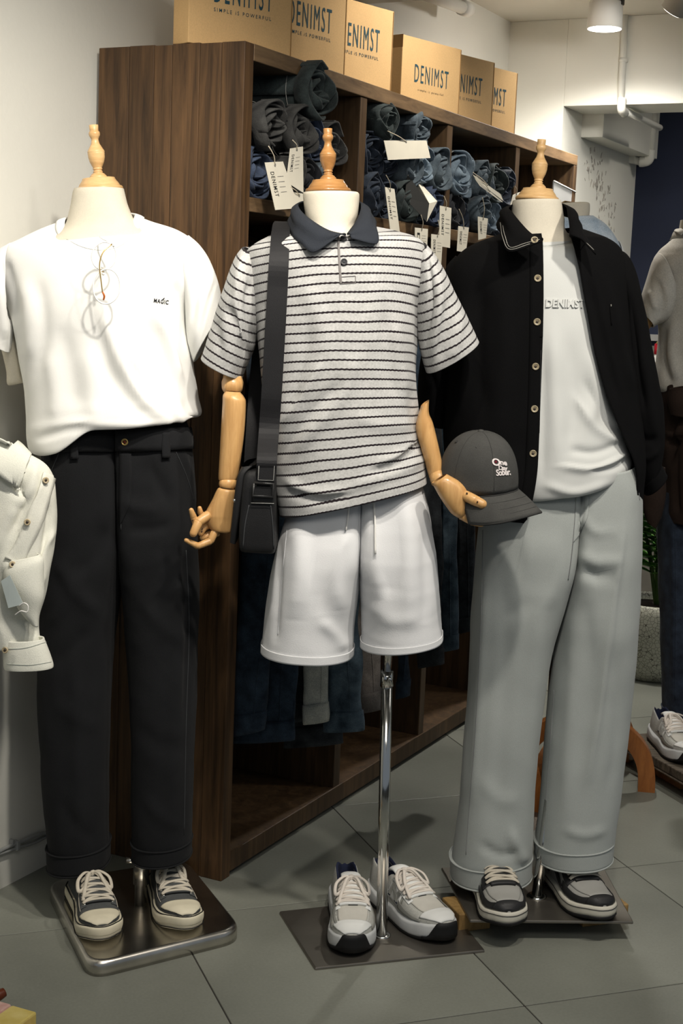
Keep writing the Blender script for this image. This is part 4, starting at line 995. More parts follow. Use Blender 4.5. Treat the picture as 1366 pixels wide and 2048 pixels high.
# black trousers
m_black = M_('black_twill', (23, 24, 26), .92, .1, 14, .3, 700, fine=.1, fscale=600, sheen=.02, spec=.2)
m_black_seam = M_('black_seam', (58, 60, 62), .9, .05)
trs = thing('black_trousers', at(240, 1740, Y1), 'black cropped trousers with turned-up cuffs above canvas sneakers', 'trousers')
def leg(rings, Y, cr, nz, M=110, N=100): return loft(rings, Y, M, N, creases=cr, noise=nz)
iL = {'eR': 7, 'eL': 2.3}; iR = {'eL': 7, 'eR': 2.3}
def mid(a, k, side): 
    d = dict(a); d['eR' if side == 'L' else 'eL'] = k; return d
L1 = [(104, 842, 242, 840, .100, .103, iL), (92, 880, 243, 876, .106, .108, iL), (85, 930, 243, 930, .110, .115, iL), (84, 1000, 244, 1000, .112, .118, iL), (82, 1070, 245, 1070, .110, .12, mid(iL, 5, 'L')), (80, 1130, 246, 1128, .106, .118, mid(iL, 3.4, 'L')),
      (79, 1190, 240, 1190, .102, .112, mid(iL, 2.5, 'L')), (78, 1290, 229, 1290, .096, .10, {}), (78, 1400, 221, 1400, .092, .094, {}), (83, 1520, 217, 1520, .088, .09, {}), (92, 1630, 217, 1625, .084, .086, {}), (99, 1715, 218, 1708, .080, .083, {})]
R1 = [(240, 840, 368, 836, .100, .103, iR), (241, 876, 380, 872, .106, .108, iR), (241, 930, 387, 925, .110, .115, iR), (242, 1000, 389, 1000, .112, .118, iR), (242, 1070, 393, 1070, .110, .12, mid(iR, 5, 'R')), (242, 1130, 395, 1128, .106, .118, mid(iR, 3.4, 'R')),
      (246, 1190, 397, 1190, .102, .112, mid(iR, 2.5, 'R')), (253, 1290, 396, 1290, .096, .10, {}), (259, 1400, 392, 1400, .092, .094, {}), (263, 1520, 388, 1520, .088, .09, {}), (264, 1620, 384, 1620, .084, .086, {}), (265, 1700, 381, 1698, .080, .083, {})]
cL = [([(150, 900), (160, 1000), (150, 1100)], 22, .006), ([(215, 1050), (190, 1110), (150, 1150)], 14, -.006), ([(110, 1120), (150, 1180), (200, 1230)], 14, .006), ([(180, 1260), (140, 1300), (110, 1330)], 14, -.005), ([(150, 1330), (155, 1480), (160, 1690)], 16, .007), ([(110, 1400), (160, 1440), (200, 1450)], 14, .004), ([(120, 1600), (150, 1650), (190, 1680)], 12, -.004), ([(170, 1130), (130, 1210), (100, 1250)], 12, .004)]
cR = [([(260, 900), (300, 940), (340, 1010)], 14, -.006), ([(250, 1000), (290, 1030), (310, 1010)], 10, .006), ([(255, 1060), (300, 1060), (340, 1050)], 10, -.005), ([(330, 900), (352, 1000), (358, 1200), (352, 1450), (340, 1690)], 14, .006), ([(370, 1080), (376, 1250), (372, 1450)], 8, -.007), ([(280, 1200), (330, 1260), (370, 1280)], 14, .005), ([(275, 1450), (320, 1490), (370, 1500)], 14, -.004), ([(290, 1600), (330, 1640), (370, 1650)], 12, .004), ([(366, 905), (384, 960), (388, 1020)], 7, .006)]
cl1 = leg(L1, Y1, cL, [(18, .002, 21), (55, .0012, 22)]); cr1 = leg(R1, Y1, cR, [(18, .002, 23), (55, .0012, 24)])
garment('leg', cl1, m_black, trs); garment('leg', cr1, m_black, trs)
bv1 = [cl1.bvh, cr1.bvh]
def cuff(rings, Y, mat, parent, N=72, noise=((30, .0012, 3),), thick=.006, edge=None):
    """turned-up hem: straight band standing a little off the leg, with rolled edges"""
    c = loft([rings[0], rings[-1]], Y, 8, N, noise=list(noise)); garment('cuff', c, mat, parent, thick)
    for k in (0, -1):
        P = np.vstack([c.V[k], c.V[k][:2]]); put('cuff_edge', tube(P, .0022, 6, cap=False), edge or mat, parent)
    return c
cuff([(94, 1690, 220, 1682, .087, .089), (96, 1729, 218, 1721, .087, .089)], Y1, m_black, trs)
cuff([(263, 1678, 383, 1676, .087, .089), (265, 1710, 382, 1706, .087, .089)], Y1, m_black, trs)
# waistband, fly, loops, pockets
wb1 = put('waistband', strip_on([((88, 866), (88, 905)), ((160, 862), (160, 904)), ((238, 862), (238, 903)), ((300, 858), (300, 902)), ((384, 856), (386, 898))], bv1, .0035, .002, Y1, 50), m_black, trs, [('solid', .003, 1)])
for x, y in ((150, 868), (330, 866), (98, 872)): put('belt_loop', strip_on([((x - 7, y), (x + 7, y)), ((x - 7, y + 25), (x + 7, y + 25)), ((x - 6, y + 50), (x + 8, y + 50))], bv1, .008, .002, Y1, 10), m_black, trs, [('solid', .003, 1)])
put('fly_flap', strip_on([((240, 902), (262, 902)), ((240, 960), (264, 960)), ((240, 1020), (258, 1010)), ((241, 1050), (246, 1040))], bv1, .003, .002, Y1, 24), m_black, trs, [('solid', .002, 1)])
seam('fly_seam', [(241, 903), (241, 980), (242, 1060)], bv1, m_black_seam, trs, .0009)
seam('pocket_seam', [(352, 904), (372, 950), (388, 1000)], bv1, m_black_seam, trs, .0009); seam('pocket_seam', [(118, 906), (100, 950), (86, 1000)], bv1, m_black_seam, trs, .0009)
seam('side_seam', [(372, 1100), (378, 1250), (372, 1450), (368, 1670)], bv1, m_black_seam, trs, .0009)
m_brass = M_('brass_rim', (196, 168, 104), .3, .1, metal=.7); m_red = M_('red_brown_button', (120, 48, 30), .4, .15, 60)
button(250, 884, bvh_of(wb1.data), .0075, trs, m_brass, m_red)
canvas_shoe((150, 1768), (208, 1888), .034, 1, 'left charcoal canvas sneaker with cream laces on the chrome base', 1)
canvas_shoe((318, 1752), (371, 1868), .034, -1, 'right charcoal canvas sneaker on the chrome base, behind the pole', 2)
# ================================================================== MIDDLE MANNEQUIN: striped polo, white shorts, bag, runners
Y2 = 3.07
m_steel = M_('brushed_steel_plate', (132, 127, 119), .36, .12, 10, metal=.85)
p2 = on_floor(763, 1872, .005)
mn2 = thing('mannequin', (p2[0], p2[1], 0), 'mannequin with amber finial and jointed wooden arms wearing the striped polo', 'mannequin')
steel_plate(mn2, [on_floor(558, 1827), on_floor(630, 1941), on_floor(970, 1905), on_floor(878, 1793)], .006, m_steel)
put('pole_flange', lathe(p2, (0, 0, 1), [(0, .021), (.004, .021), (.006, .018), (.006, .01)], 28), m_chrome, mn2)
pt = at(774, 1346, p2[1]); pt2 = at(780, 1200, p2[1])
put('pole', tube([p2, pt], .0125, 20), m_chrome, mn2); put('upper_pole', tube([pt, pt2], .0098, 20), m_chrome, mn2)
put('pole_collar', tube([pt - SZ * .03, pt + SZ * .005], .0142, 20), m_chrome, mn2)
put('clamp_lever', tube([at(775, 1362, p2[1] - .014), at(779, 1356, p2[1] - .03), at(784, 1372, p2[1] - .026)], .004, 8, M=10), m_chrome, mn2)
finial(mn2, (655.5, 257), (656.5, 386), Y2, m_amber_wood)
tor = loft([(607, 385, 716, 385, .054, .056), (606, 394, 719, 393, .056, .058), (610, 430, 716, 430, .056, .06), (612, 462, 714, 462, .058, .062), (570, 500, 770, 492, .07, .07), (520, 570, 820, 560, .085, .08), (545, 700, 815, 700, .09, .08), (565, 860, 825, 850, .085, .08), (580, 960, 830, 950, .085, .08), (600, 1050, 830, 1040, .07, .07)], Y2, 60, 72)
garment('torso', tor, m_linen, mn2, 0)

# ---- striped jersey
def stripes(name, base, line, period, frac, shift=0):
    m = M_(name, base, .92, .05, 60, .25, 800, fine=.12, fscale=260, sheen=.1); nt = m.node_tree; b = nt.nodes['Principled BSDF']; src = b.inputs['Base Color'].links[0].from_socket
    uv = nt.nodes.new('ShaderNodeUVMap'); sx = nt.nodes.new('ShaderNodeSeparateXYZ'); nt.links.new(uv.outputs[0], sx.inputs[0])
    tri = nt.nodes.new('ShaderNodeMath'); tri.operation = 'PINGPONG'; tri.inputs[1].default_value = .0022; nt.links.new(sx.outputs[0], tri.inputs[0])
    sc = nt.nodes.new('ShaderNodeMath'); sc.operation = 'MULTIPLY_ADD'; sc.inputs[1].default_value = .45; nt.links.new(tri.outputs[0], sc.inputs[0]); nt.links.new(sx.outputs[1], sc.inputs[2])
    md = nt.nodes.new('ShaderNodeMath'); md.operation = 'WRAP'; md.inputs[1].default_value = period; md.inputs[2].default_value = 0
    ad = nt.nodes.new('ShaderNodeMath'); ad.operation = 'ADD'; ad.inputs[1].default_value = shift; nt.links.new(sc.outputs[0], ad.inputs[0]); nt.links.new(ad.outputs[0], md.inputs[0])
    lt = nt.nodes.new('ShaderNodeMath'); lt.operation = 'LESS_THAN'; lt.inputs[1].default_value = period * frac; nt.links.new(md.outputs[0], lt.inputs[0])
    mx = nt.nodes.new('ShaderNodeMix'); mx.data_type = 'RGBA'; nt.links.new(lt.outputs[0], mx.inputs[0]); nt.links.new(src, mx.inputs[6]); mx.inputs[7].default_value = (*srgb(line), 1)
    nt.links.new(mx.outputs[2], b.inputs['Base Color']); return m
m_polo = stripes('striped_jersey', (178, 178, 176), (28, 20, 25), .0187, .2)
m_rib = M_('navy_rib_knit', (35, 39, 46), .92, .06, 40, .4, 500)
polo = thing('striped_polo_shirt', at(700, 1000, Y2 - .1), 'light grey polo shirt with thin dark stripes and navy collar', 'shirt')
pr = [(598, 446, 730, 446, .066, .066, {'fz': -.028}), (578, 455, 752, 452, .076, .074, {'fz': -.022}), (540, 470, 795, 461, .092, .088, {'fz': -.006}), (508, 488, 832, 473, .104, .096, {'fz': .004}),
      (490, 512, 851, 494, .114, .10, {'fz': .016}), (492, 560, 852, 545, .124, .106, {'fz': .022}), (503, 615, 846, 600, .128, .108, {'fz': .024}), (514, 670, 838, 660, .130, .11, {'fz': .022}),
      (521, 740, 832, 735, .130, .11, {'fz': .018}), (526, 810, 835, 800, .130, .112, {'fz': .012}), (534, 880, 842, 858, .132, .114, {'fz': .008}), (545, 945, 848, 905, .138, .118, {'fz': .004}), (556, 1000, 852, 942, .144, .122, {'e': 2.6}), (560, 1027, 854, 962, .146, .123, {'e': 2.6})]
pc = [([(560, 850), (610, 780), (640, 720)], 13, .008, 's'), ([(560, 920), (620, 830), (690, 760)], 12, -.008), ([(590, 900), (680, 800), (720, 700)], 14, .007), ([(620, 650), (600, 740), (575, 820)], 12, -.006), ([(790, 640), (800, 720), (815, 800)], 13, .007), ([(770, 620), (775, 720), (790, 800)], 13, -.006),
      ([(838, 880), (800, 910), (750, 930)], 9, .009, 's'), ([(845, 870), (820, 905), (790, 930), (740, 945)], 7, -.008), ([(850, 915), (800, 945), (700, 975)], 10, .006), ([(570, 960), (620, 985), (700, 985)], 10, .008), ([(580, 985), (640, 1000), (700, 990)], 8, -.007), ([(530, 600), (545, 660), (540, 720)], 11, -.006),
      ([(600, 560), (640, 640), (650, 720)], 18, .004), ([(760, 560), (740, 640), (735, 700)], 16, .004), ([(835, 580), (838, 640), (836, 700)], 7, -.006), ([(820, 770), (826, 830), (838, 872)], 8, -.006), ([(700, 830), (760, 850), (830, 850)], 12, .004)]
polc = loft(pr, Y2, 150, 190, creases=pc, noise=[(15, .0025, 31), (34, .0012, 32)])
polc.UV[..., 1] += (.004 * wob(polc.V.reshape(-1, 3), 13, 78) + .0015 * wob(polc.V.reshape(-1, 3), 34, 79)).reshape(polc.M, polc.N)
garment('body', polc, m_polo, polo)
psl = loft([(486, 494, 512, 506, .045, .05), (472, 512, 518, 535, .072, .074), (458, 542, 522, 574, .082, .082), (446, 578, 522, 616, .084, .084), (434, 616, 519, 660, .080, .080), (422, 655, 508, 702, .074, .074), (410, 694, 492, 738, .069, .069), (403, 714, 485, 756, .066, .066)], Y2, 80, 96, face=(-.25, -1, 0),
           creases=[([(500, 560), (495, 620), (510, 690)], 8, -.008), ([(478, 540), (475, 620), (488, 690)], 10, .008, 's'), ([(450, 610), (480, 660), (500, 720)], 10, -.006), ([(455, 590), (450, 650), (455, 720)], 12, .005), ([(430, 640), (440, 700)], 8, -.004)], noise=[(24, .002, 33)])
psr = loft([(834, 500, 850, 486, .045, .05), (830, 532, 868, 506, .072, .074), (828, 575, 886, 536, .082, .082), (829, 620, 903, 570, .084, .084), (833, 660, 920, 604, .080, .080), (839, 698, 936, 637, .074, .074), (847, 730, 951, 668, .069, .069), (852, 745, 958, 681, .066, .066)], Y2, 80, 96, face=(.25, -1, 0),
           creases=[([(858, 520), (868, 600), (850, 690)], 8, -.008, 's'), ([(875, 540), (880, 620), (865, 720)], 10, .008), ([(900, 590), (890, 660), (875, 720)], 10, -.006), ([(925, 630), (915, 680), (905, 720)], 9, .005)], noise=[(24, .002, 34)])
for c_ in (psl, psr): c_.UV[..., 1] += (.0035 * wob(c_.V.reshape(-1, 3), 22, 77)).reshape(c_.M, c_.N)
garment('sleeve', psl, m_polo, polo); garment('sleeve', psr, m_polo, polo)
for a, c_, pts in ((.010, psl, None), (.010, psr, None)):       # sleeve hems
    pass
m_gthread = M_('grey_thread', (120, 116, 114), .9)
for q in ([(675, 474), (677, 520), (680, 568)], [(680, 554), (696, 553), (711, 552)], [(680, 568), (696, 567), (711, 566)], [(711, 552), (711, 566)]): seam('placket_stitch', q, polc.bvh, m_gthread, polo, .0008, 24, off=.0006)
put('placket_flap', strip_on([((675, 474), (679, 474)), ((677, 520), (681, 520)), ((680, 566), (684, 566))], polc.bvh, .002, .001, Y2, 24, K=3), m_gthread, polo)
m_greybtn = M_('smoke_button', (58, 58, 60), .35, .2, 100)
button(688, 524, polc.bvh, .0068, polo, m_greybtn, m_black_seam); button(687, 478, polc.bvh, .0068, polo, m_greybtn, m_black_seam)
leaf([(692, 470, 2.955), (655, 460, 2.962), (618, 437, 2.995), (599, 417, 3.05), (603, 404, 3.12), (660, 398, 3.155), (713, 402, 3.12), (722, 413, 3.05), (714, 440, 2.99), (694, 469, 2.957)],
     [(676, 473, 2.938), (628, 504, 2.935), (603, 488, 2.955), (584, 470, 3.0), (580, 438, 3.12), (660, 422, 3.19), (742, 436, 3.12), (752, 455, 3.0), (754, 487, 2.95), (703, 477, 2.938)], 'collar', m_rib, polo, 90, 8, .008)

# ---- jointed wooden arms
def wood_arm(rings, Y, parent, name='forearm'):
    c = loft(rings, Y, 40, 40); return garment(name, c, m_hand_wood, parent, 0)
YA = 3.0
wood_arm([(468, 690, 496, 705, .024, .024), (456, 722, 486, 734, .028, .028), (446, 754, 484, 762, .030, .030), (452, 766, 480, 770, .02, .02)], YA + .085, mn2, 'upper_arm')
put('elbow', lathe(at(466, 750, YA + .06), at(463, 802, YA + .012) - at(466, 750, YA + .06), [(0, .012), (.008, .020), (.022, .0235), (.036, .022), (.05, .014)], 28), m_hand_wood, mn2)
wood_arm([(452, 782, 480, 784, .014, .014), (446, 790, 488, 794, .024, .024), (445, 806, 492, 808, .0275, .0275), (442, 860, 489, 862, .027, .027), (439, 915, 482, 917, .0245, .0245), (437, 955, 475, 956, .022, .022), (440, 959, 471, 960, .018, .018)], YA, mn2)
put('wrist', lathe(at(456, 956, YA - .005), at(456, 982, YA - .008) - at(456, 956, YA - .005), [(0, .012), (.004, .0175), (.012, .0195), (.020, .0175), (.026, .012)], 24), m_hand_wood, mn2)
YH = 2.985
pal = loft([(440, 975, 466, 979, .014, .014), (434, 979, 471, 983, .019, .019), (424, 1000, 469, 1004, .022, .021), (411, 1024, 467, 1030, .022, .021), (409, 1034, 466, 1040, .021, .02), (419, 1056, 464, 1062, .018, .018), (428, 1062, 458, 1066, .012, .012)], YH, 40, 40)
hl = garment('hand', pal, m_hand_wood, mn2, 0)
finger([(432, 1058, YH - .004, .0085), (421, 1082, YH - .012, .0080), (396, 1092, YH - .022, .0072), (371, 1080, YH - .030, .0045)], hl, m_hand_wood)
finger([(417, 1030, YH - .012, .0105), (397, 1044, YH - .026, .0100), (386, 1068, YH - .034, .0082)], hl, m_hand_wood)
finger([(393, 1050, YH - .020, .0075), (387, 1034, YH - .026, .0070), (382, 1019, YH - .030, .0050)], hl, m_hand_wood)
finger([(410, 1036, YH + .004, .0075), (401, 1026, YH - .002, .0065), (399, 1015, YH - .006, .0045)], hl, m_hand_wood)
finger([(420, 1048, YH + .006, .008), (407, 1056, YH - .004, .0075), (401, 1068, YH - .008, .006)], hl, m_hand_wood)
finger([(436, 1064, YH + .012, .009), (418, 1070, YH + .006, .008), (404, 1076, YH + .002, .006)], hl, m_hand_wood)
for x, y in ((385, 1041), (403, 1064), (404, 1059), (391, 1058)): put('joint_pin', lathe(at(x, y, YH - .036), (0, 1, 0), [(0, .0016), (.01, .0016)], 8), m_joint, hl)
# right arm
wood_arm([(842, 812, 858, 800, .022, .022), (834, 838, 858, 826, .026, .026), (832, 862, 866, 846, .027, .027), (842, 898, 876, 886, .0265, .0265), (851, 930, 883, 918, .024, .024), (858, 955, 889, 942, .0215, .0215)], YA + .02, mn2)
put('wrist', lathe(at(873, 945, YA + .015), at(884, 972, YA) - at(873, 945, YA + .015), [(0, .014), (.004, .0178), (.012, .019), (.022, .019), (.028, .014)], 24), m_hand_wood, mn2)
YR = 2.950
pal = loft([(864, 966, 893, 948, .015, .015), (868, 974, 899, 951, .020, .02), (880, 995, 918, 962, .022, .021), (895, 1017, 934, 976, .022, .02), (904, 1028, 934, 988, .020, .018), (917, 1036, 932, 1004, .016, .015), (924, 1036, 934, 1018, .010, .010)], YR, 40, 40)
hr = garment('hand', pal, m_hand_wood, mn2, 0)
finger([(930, 991, YR - .012, .0115), (950, 1001, YR - .024, .0112), (966, 1009, YR - .030, .0098)], hr, m_hand_wood)
finger([(924, 1028, YR + .004, .0120), (944, 1041, YR - .004, .0100), (964, 1050, YR - .006, .0050)], hr, m_hand_wood)
finger([(926, 1018, YR + .012, .0105), (950, 1026, YR + .030, .0095), (976, 1030, YR + .034, .0065)], hr, m_hand_wood)
finger([(922, 1008, YR + .014, .0100), (948, 1010, YR + .040, .0090), (972, 1012, YR + .046, .0060)], hr, m_hand_wood)
for x, y, yy in ((934, 987, YR - .026), (955, 1004, YR - .038)): put('joint_pin', lathe(at(x, y, yy), (0, 1, 0), [(0, .0018), (.006, .0018)], 8), m_joint, hr)

# ---- white shorts
m_short = M_('white_fleece_cotton', (220, 221, 222), .95, .02, 12, .2, 500, sheen=.15)
sho = thing('white_shorts', at(710, 1310, Y2), 'white drawstring shorts under the striped polo', 'shorts')
sL = [(582, 965, 724, 955, .096, .10, iL), (572, 1030, 722, 1020, .108, .112, iL), (552, 1100, 720, 1095, .122, .122, iL), (541, 1150, 719, 1145, .124, .122, mid(iL, 4, 'L')), (533, 1200, 716, 1195, .122, .12, mid(iL, 2.7, 'L')), (528, 1240, 711, 1245, .12, .118), (525, 1275, 708, 1283, .12, .117), (524, 1298, 706, 1306, .12, .117)]
sR = [(720, 955, 832, 935, .090, .10, iR), (719, 1020, 854, 1000, .108, .112, iR), (719, 1095, 868, 1080, .122, .122, iR), (719, 1145, 874, 1140, .124, .122, mid(iR, 4, 'R')), (720, 1195, 878, 1190, .122, .12, mid(iR, 2.7, 'R')), (721, 1240, 881, 1232, .12, .118), (722, 1268, 884, 1258, .12, .117), (722, 1288, 885, 1274, .12, .117)]
scL = [([(590, 1040), (600, 1130), (590, 1240)], 20, .008), ([(640, 1030), (630, 1120), (645, 1230)], 18, -.006), ([(690, 1060), (670, 1130), (680, 1220)], 14, .006), ([(560, 1080), (556, 1180), (552, 1280)], 7, -.007), ([(640, 1240), (670, 1270), (690, 1300)], 12, .005), ([(700, 1010), (690, 1060), (660, 1100)], 10, -.005)]
scR = [([(740, 1020), (750, 1100), (760, 1200)], 16, .006), ([(775, 1030), (785, 1130), (775, 1200)], 14, -.006), ([(815, 1000), (820, 1120), (815, 1250)], 16, .006), ([(850, 1050), (852, 1150), (850, 1250)], 10, -.005), ([(740, 1210), (780, 1240), (840, 1240)], 14, .004)]
c1 = leg(sL, Y2, scL, [(20, .002, 41), (50, .001, 42)]); c2 = leg(sR, Y2, scR, [(20, .002, 43), (50, .001, 44)])
garment('leg', c1, m_short, sho); garment('leg', c2, m_short, sho); bvs = [c1.bvh, c2.bvh]
def hem_band(c, i0, name, mat, parent, out=.0018):
    V = c.V[i0:]; n = grid_normals(c)[i0:]; W = V + n * out; W[-1] -= SZ * .002; k = len(W)
    return put(name, mesh(name, W.reshape(-1, 3), grid_faces(k, c.N, True)), mat, parent, [('solid', .002, 0)])
hem_band(c1, 98, 'hem', m_short, sho); hem_band(c2, 98, 'hem', m_short, sho)
m_cord = M_('white_cord', (232, 231, 226), .9, .03)
put('drawstring', tube([p for p in stick([(697, 985), (696, 1020), (693, 1062)], bvs, .006, 14, Y2)], .0026, 7, flat=.7), m_cord, sho)
put('drawstring', tube([p for p in stick([(748, 980), (749, 1040), (751, 1108)], bvs, .006, 16, Y2)], .0036, 7, flat=.6), m_cord, sho)
seam('side_seam', [(574, 1060), (562, 1180), (556, 1270)], bvs, M_('shorts_seam', (196, 198, 200), .9), sho, .0009)
seam('centre_seam', [(720, 1010), (719, 1090), (719, 1160)], bvs, m_short, sho, .0012)

# ---- crossbody bag
m_bag = M_('black_bag_leather', (20, 20, 21), .55, .1, 40, .2, 600, spec=.35)
m_web = M_('black_webbing', (24, 24, 26), .62, .06, 80, .3, 900)
m_bstitch = M_('white_stitch', (150, 150, 146), .9)
bag = thing('crossbody_bag', at(515, 1103, 2.98), 'black leather crossbody bag hanging at the striped polo\'s side', 'bag')
YB = 2.955
bb = loft([(500, 936, 540, 934, .012, .012, {'e': 3}), (490, 942, 548, 938, .03, .16, {'e': 4.5}), (486, 965, 550, 962, .038, .19, {'e': 6}), (482, 1020, 552, 1018, .040, .2, {'e': 7}), (479, 1070, 552, 1072, .040, .2, {'e': 7}), (481, 1096, 551, 1099, .036, .19, {'e': 6}), (492, 1102, 542, 1104, .02, .17, {'e': 4})], YB, 60, 80, noise=[(30, .0015, 9)])
bo = garment('body', bb, m_bag, bag, 0)
fl_ = loft([(484, 932, 512, 928, .02, .12, {'e': 4}), (476, 950, 494, 946, .026, .15, {'e': 4}), (470, 985, 488, 985, .028, .17, {'e': 4}), (464, 1040, 479, 1042, .026, .17, {'e': 4}), (460, 1082, 472, 1086, .02, .15, {'e': 4})], YB - .005, 40, 48)
garment('flap', fl_, m_bag, bag, 0)
tb = strip_on([((516, 926), (551, 926)), ((515, 945), (550, 945)), ((514, 966), (549, 966))], bb.bvh, .006, .003, YB - .04, 10)
put('strap_tab', fbox(at(533, 945, YB - .047), nrm(at(550, 945, YB) - at(516, 945, YB)), (0, 1, 0), (0, 0, 1), (-.0185, -.003, -.021), (.0185, .003, .021), .003), m_web, bag)
st = [(518, 928), (549, 930), (547, 961), (516, 960), (518, 928)]
put('square_stitch', tube([at(x, y, YB - .0508) for x, y in st], .0007, 5), m_bstitch, bag)
rg = [(508, 966), (546, 968), (546, 994), (505, 992), (508, 966)]
put('strap_ring', tube([at(x, y, YB - .049) for x, y in rg], .0032, 8), M_('gunmetal', (52, 52, 52), .35, .05, metal=.6), bag)
put('lower_tab', fbox(at(527, 994, YB - .043), (1, 0, 0), (0, 1, 0), (0, 0, 1), (-.022, -.003, -.012), (.022, .003, .022), .003), m_bag, bag)
put('tab_stitch', tube([at(502, 1006, YB - .0468), at(548, 1007, YB - .0468)], .0007, 5), m_bstitch, bag)
put('gusset_seam', tube([p for p in stick([(498, 1010), (490, 1050), (486, 1096)], bb.bvh, .001, 12, YB)], .0012, 5), m_black_seam, bag)
put('gusset_seam', tube([p for p in stick([(541, 1010), (545, 1050), (547, 1098)], bb.bvh, .001, 12, YB)], .0012, 5), m_black_seam, bag)
put('zip_pull', tube([at(468, 998, YB - .03), at(470, 1004, YB - .03)], .003, 8), m_chrome, bag)
def ysurf(x, y): return hit(x, y, polc.bvh, Y2)[0][1]
sp = []
for x, y in ((563, 449), (561, 470), (558, 520), (555, 580), (551, 650), (547, 720), (543, 790), (538, 860)):
    yy = min(ysurf(x + d, y) for d in (-14, 0, 10, 22)) - .008
    sp.append(at(x, y, min(yy, 3.06)))
sp = [at(566, 444, 3.09)] + sp + [at(534, 915, YB - .046), at(533, 945, YB - .046)]
wd = [.034, .036, .038, .04, .041, .042, .042, .042, .042, .041, .04]
put('strap', ribbon(sp, nrm(at(600, 500, 3) - at(560, 500, 3)), wd, .0025, 60), m_web, bag)
put('strap', ribbon([at(568, 444, 3.10), at(560, 470, 3.17), at(535, 600, 3.20), at(519, 740, 3.19), at(510, 860, 3.15), at(505, 945, YB + .18)], nrm(np.array([1., .2, 0])), .04, .0025, 40), m_web, bag)
runner_shoe((684, 1790), (706, 1914), .006, 1, 'left white and silver running shoe, toe towards the camera', 3)
runner_shoe((748, 1786), (892, 1888), .006, -1, 'right white and silver running shoe beside the pole', 4)
# ================================================================== RIGHT MANNEQUIN: black overshirt, white tee, pale grey trousers
Y3 = 3.255
m_blk = m_steel
ZP = .045                                   # plate rests on offcuts of board
p3 = on_floor(1073, 1794, ZP + .005)
mn3 = thing('mannequin', (p3[0], p3[1], 0), 'mannequin with pale finial under the open black overshirt', 'mannequin')
steel_plate(mn3, [on_floor(882, 1739, ZP), on_floor(940, 1845, ZP), on_floor(1267, 1848, ZP), on_floor(1205, 1735, ZP)], .006, m_steel, ZP)
m_pine = wood('raw_pine', (128, 100, 58), (168, 136, 84), (6, 6, 2), 6, .7, .1)
pa = on_floor(903, 1818, .0)
bl = put('wood_block', fbox((on_floor(945, 1862)[0], on_floor(945, 1862)[1], 0), T1, T2, (0, 0, 1), (-.035, .0, 0), (.045, .10, ZP - .001), .003), m_pine)
tag(bl, 'raw pine offcut propping up the right mannequin\'s steel plate', 'wood block')
bl2 = put('wood_block', fbox((p3[0] + .14, p3[1] + .03, 0), T1, T2, (0, 0, 1), (-.06, -.06, 0), (.06, .06, ZP - .001), .003), m_pine)
tag(bl2, 'pine offcut hidden under the far side of the right steel plate', 'wood block')
put('pole', tube([p3, at(1100, 1600, p3[1])], .0125, 20), m_chrome, mn3)
put('pole_flange', lathe(p3, (0, 0, 1), [(0, .024), (.004, .024), (.007, .018), (.007, .01)], 28), m_chrome, mn3)
finial(mn3, (1083.5, 279), (1074, 402), Y3, m_pale_wood)
tor = loft([(1026, 401, 1120, 400, .054, .056), (1024, 410, 1123, 408, .056, .058), (1022, 440, 1128, 437, .058, .062), (1020, 470, 1134, 466, .062, .066), (985, 510, 1185, 500, .07, .075), (950, 580, 1210, 570, .08, .08), (970, 760, 1210, 750, .085, .085), (985, 900, 1220, 890, .085, .085), (1000, 1000, 1230, 1000, .07, .07)], Y3, 60, 72)
garment('torso', tor, m_linen, mn3, 0)
m_tee3 = M_('soft_white_cotton', (204, 206, 203), .92, .015, 10, .12, 700, sheen=.1)
t3 = thing('cream_t_shirt', at(1130, 995, Y3 - .12), 'off-white T-shirt with embossed word under the black overshirt', 'shirt')
r3 = [(1024, 474, 1140, 470, .060, .062, {'fz': -.016}), (1008, 480, 1160, 475, .070, .07, {'fz': -.016}), (972, 498, 1204, 488, .092, .085, {'fz': -.006}), (945, 530, 1228, 518, .112, .098), (935, 580, 1236, 570, .126, .105), (935, 650, 1240, 640, .132, .108), (938, 740, 1244, 730, .134, .11),
      (945, 820, 1248, 805, .138, .115), (955, 890, 1254, 865, .146, .118), (962, 935, 1260, 905, .152, .12), (970, 968, 1262, 922, .154, .12, {'fz': -.012}), (985, 985, 1254, 934, .146, .115, {'fz': -.020}), (1002, 982, 1240, 938, .122, .10, {'fz': -.016})]
cr3 = [([(1150, 790), (1190, 850), (1240, 885)], 11, .009, 's'), ([(1170, 760), (1205, 830), (1250, 870)], 9, -.010), ([(1120, 930), (1190, 935), (1255, 905)], 10, .010, 's'), ([(1140, 900), (1190, 905), (1250, 885)], 8, -.008), ([(1105, 650), (1112, 800), (1118, 940)], 14, .007), ([(1140, 680), (1150, 800), (1140, 900)], 16, -.007), ([(1175, 700), (1190, 780), (1180, 850)], 12, .006), ([(1085, 700), (1085, 850), (1085, 960)], 10, -.006),
       ([(1090, 970), (1150, 985), (1220, 965)], 9, .007), ([(1180, 945), (1230, 935), (1258, 915)], 6, -.006), ([(1200, 660), (1215, 760), (1235, 840)], 10, -.006)]
c3 = loft(r3, Y3, 120, 160, creases=cr3, noise=[(16, .003, 51), (34, .0012, 52)])
garment('body', c3, m_tee3, t3); neck_ring(c3, 0, -.010, .016, 'collar_rib', m_tee3, t3)
lettering('DENIMST', (1091, 615), (77, 1), (1, -17), c3.bvh, m_tee3, t3, .0004, .035, 1.0, 'embossed_word', thick=.0035)

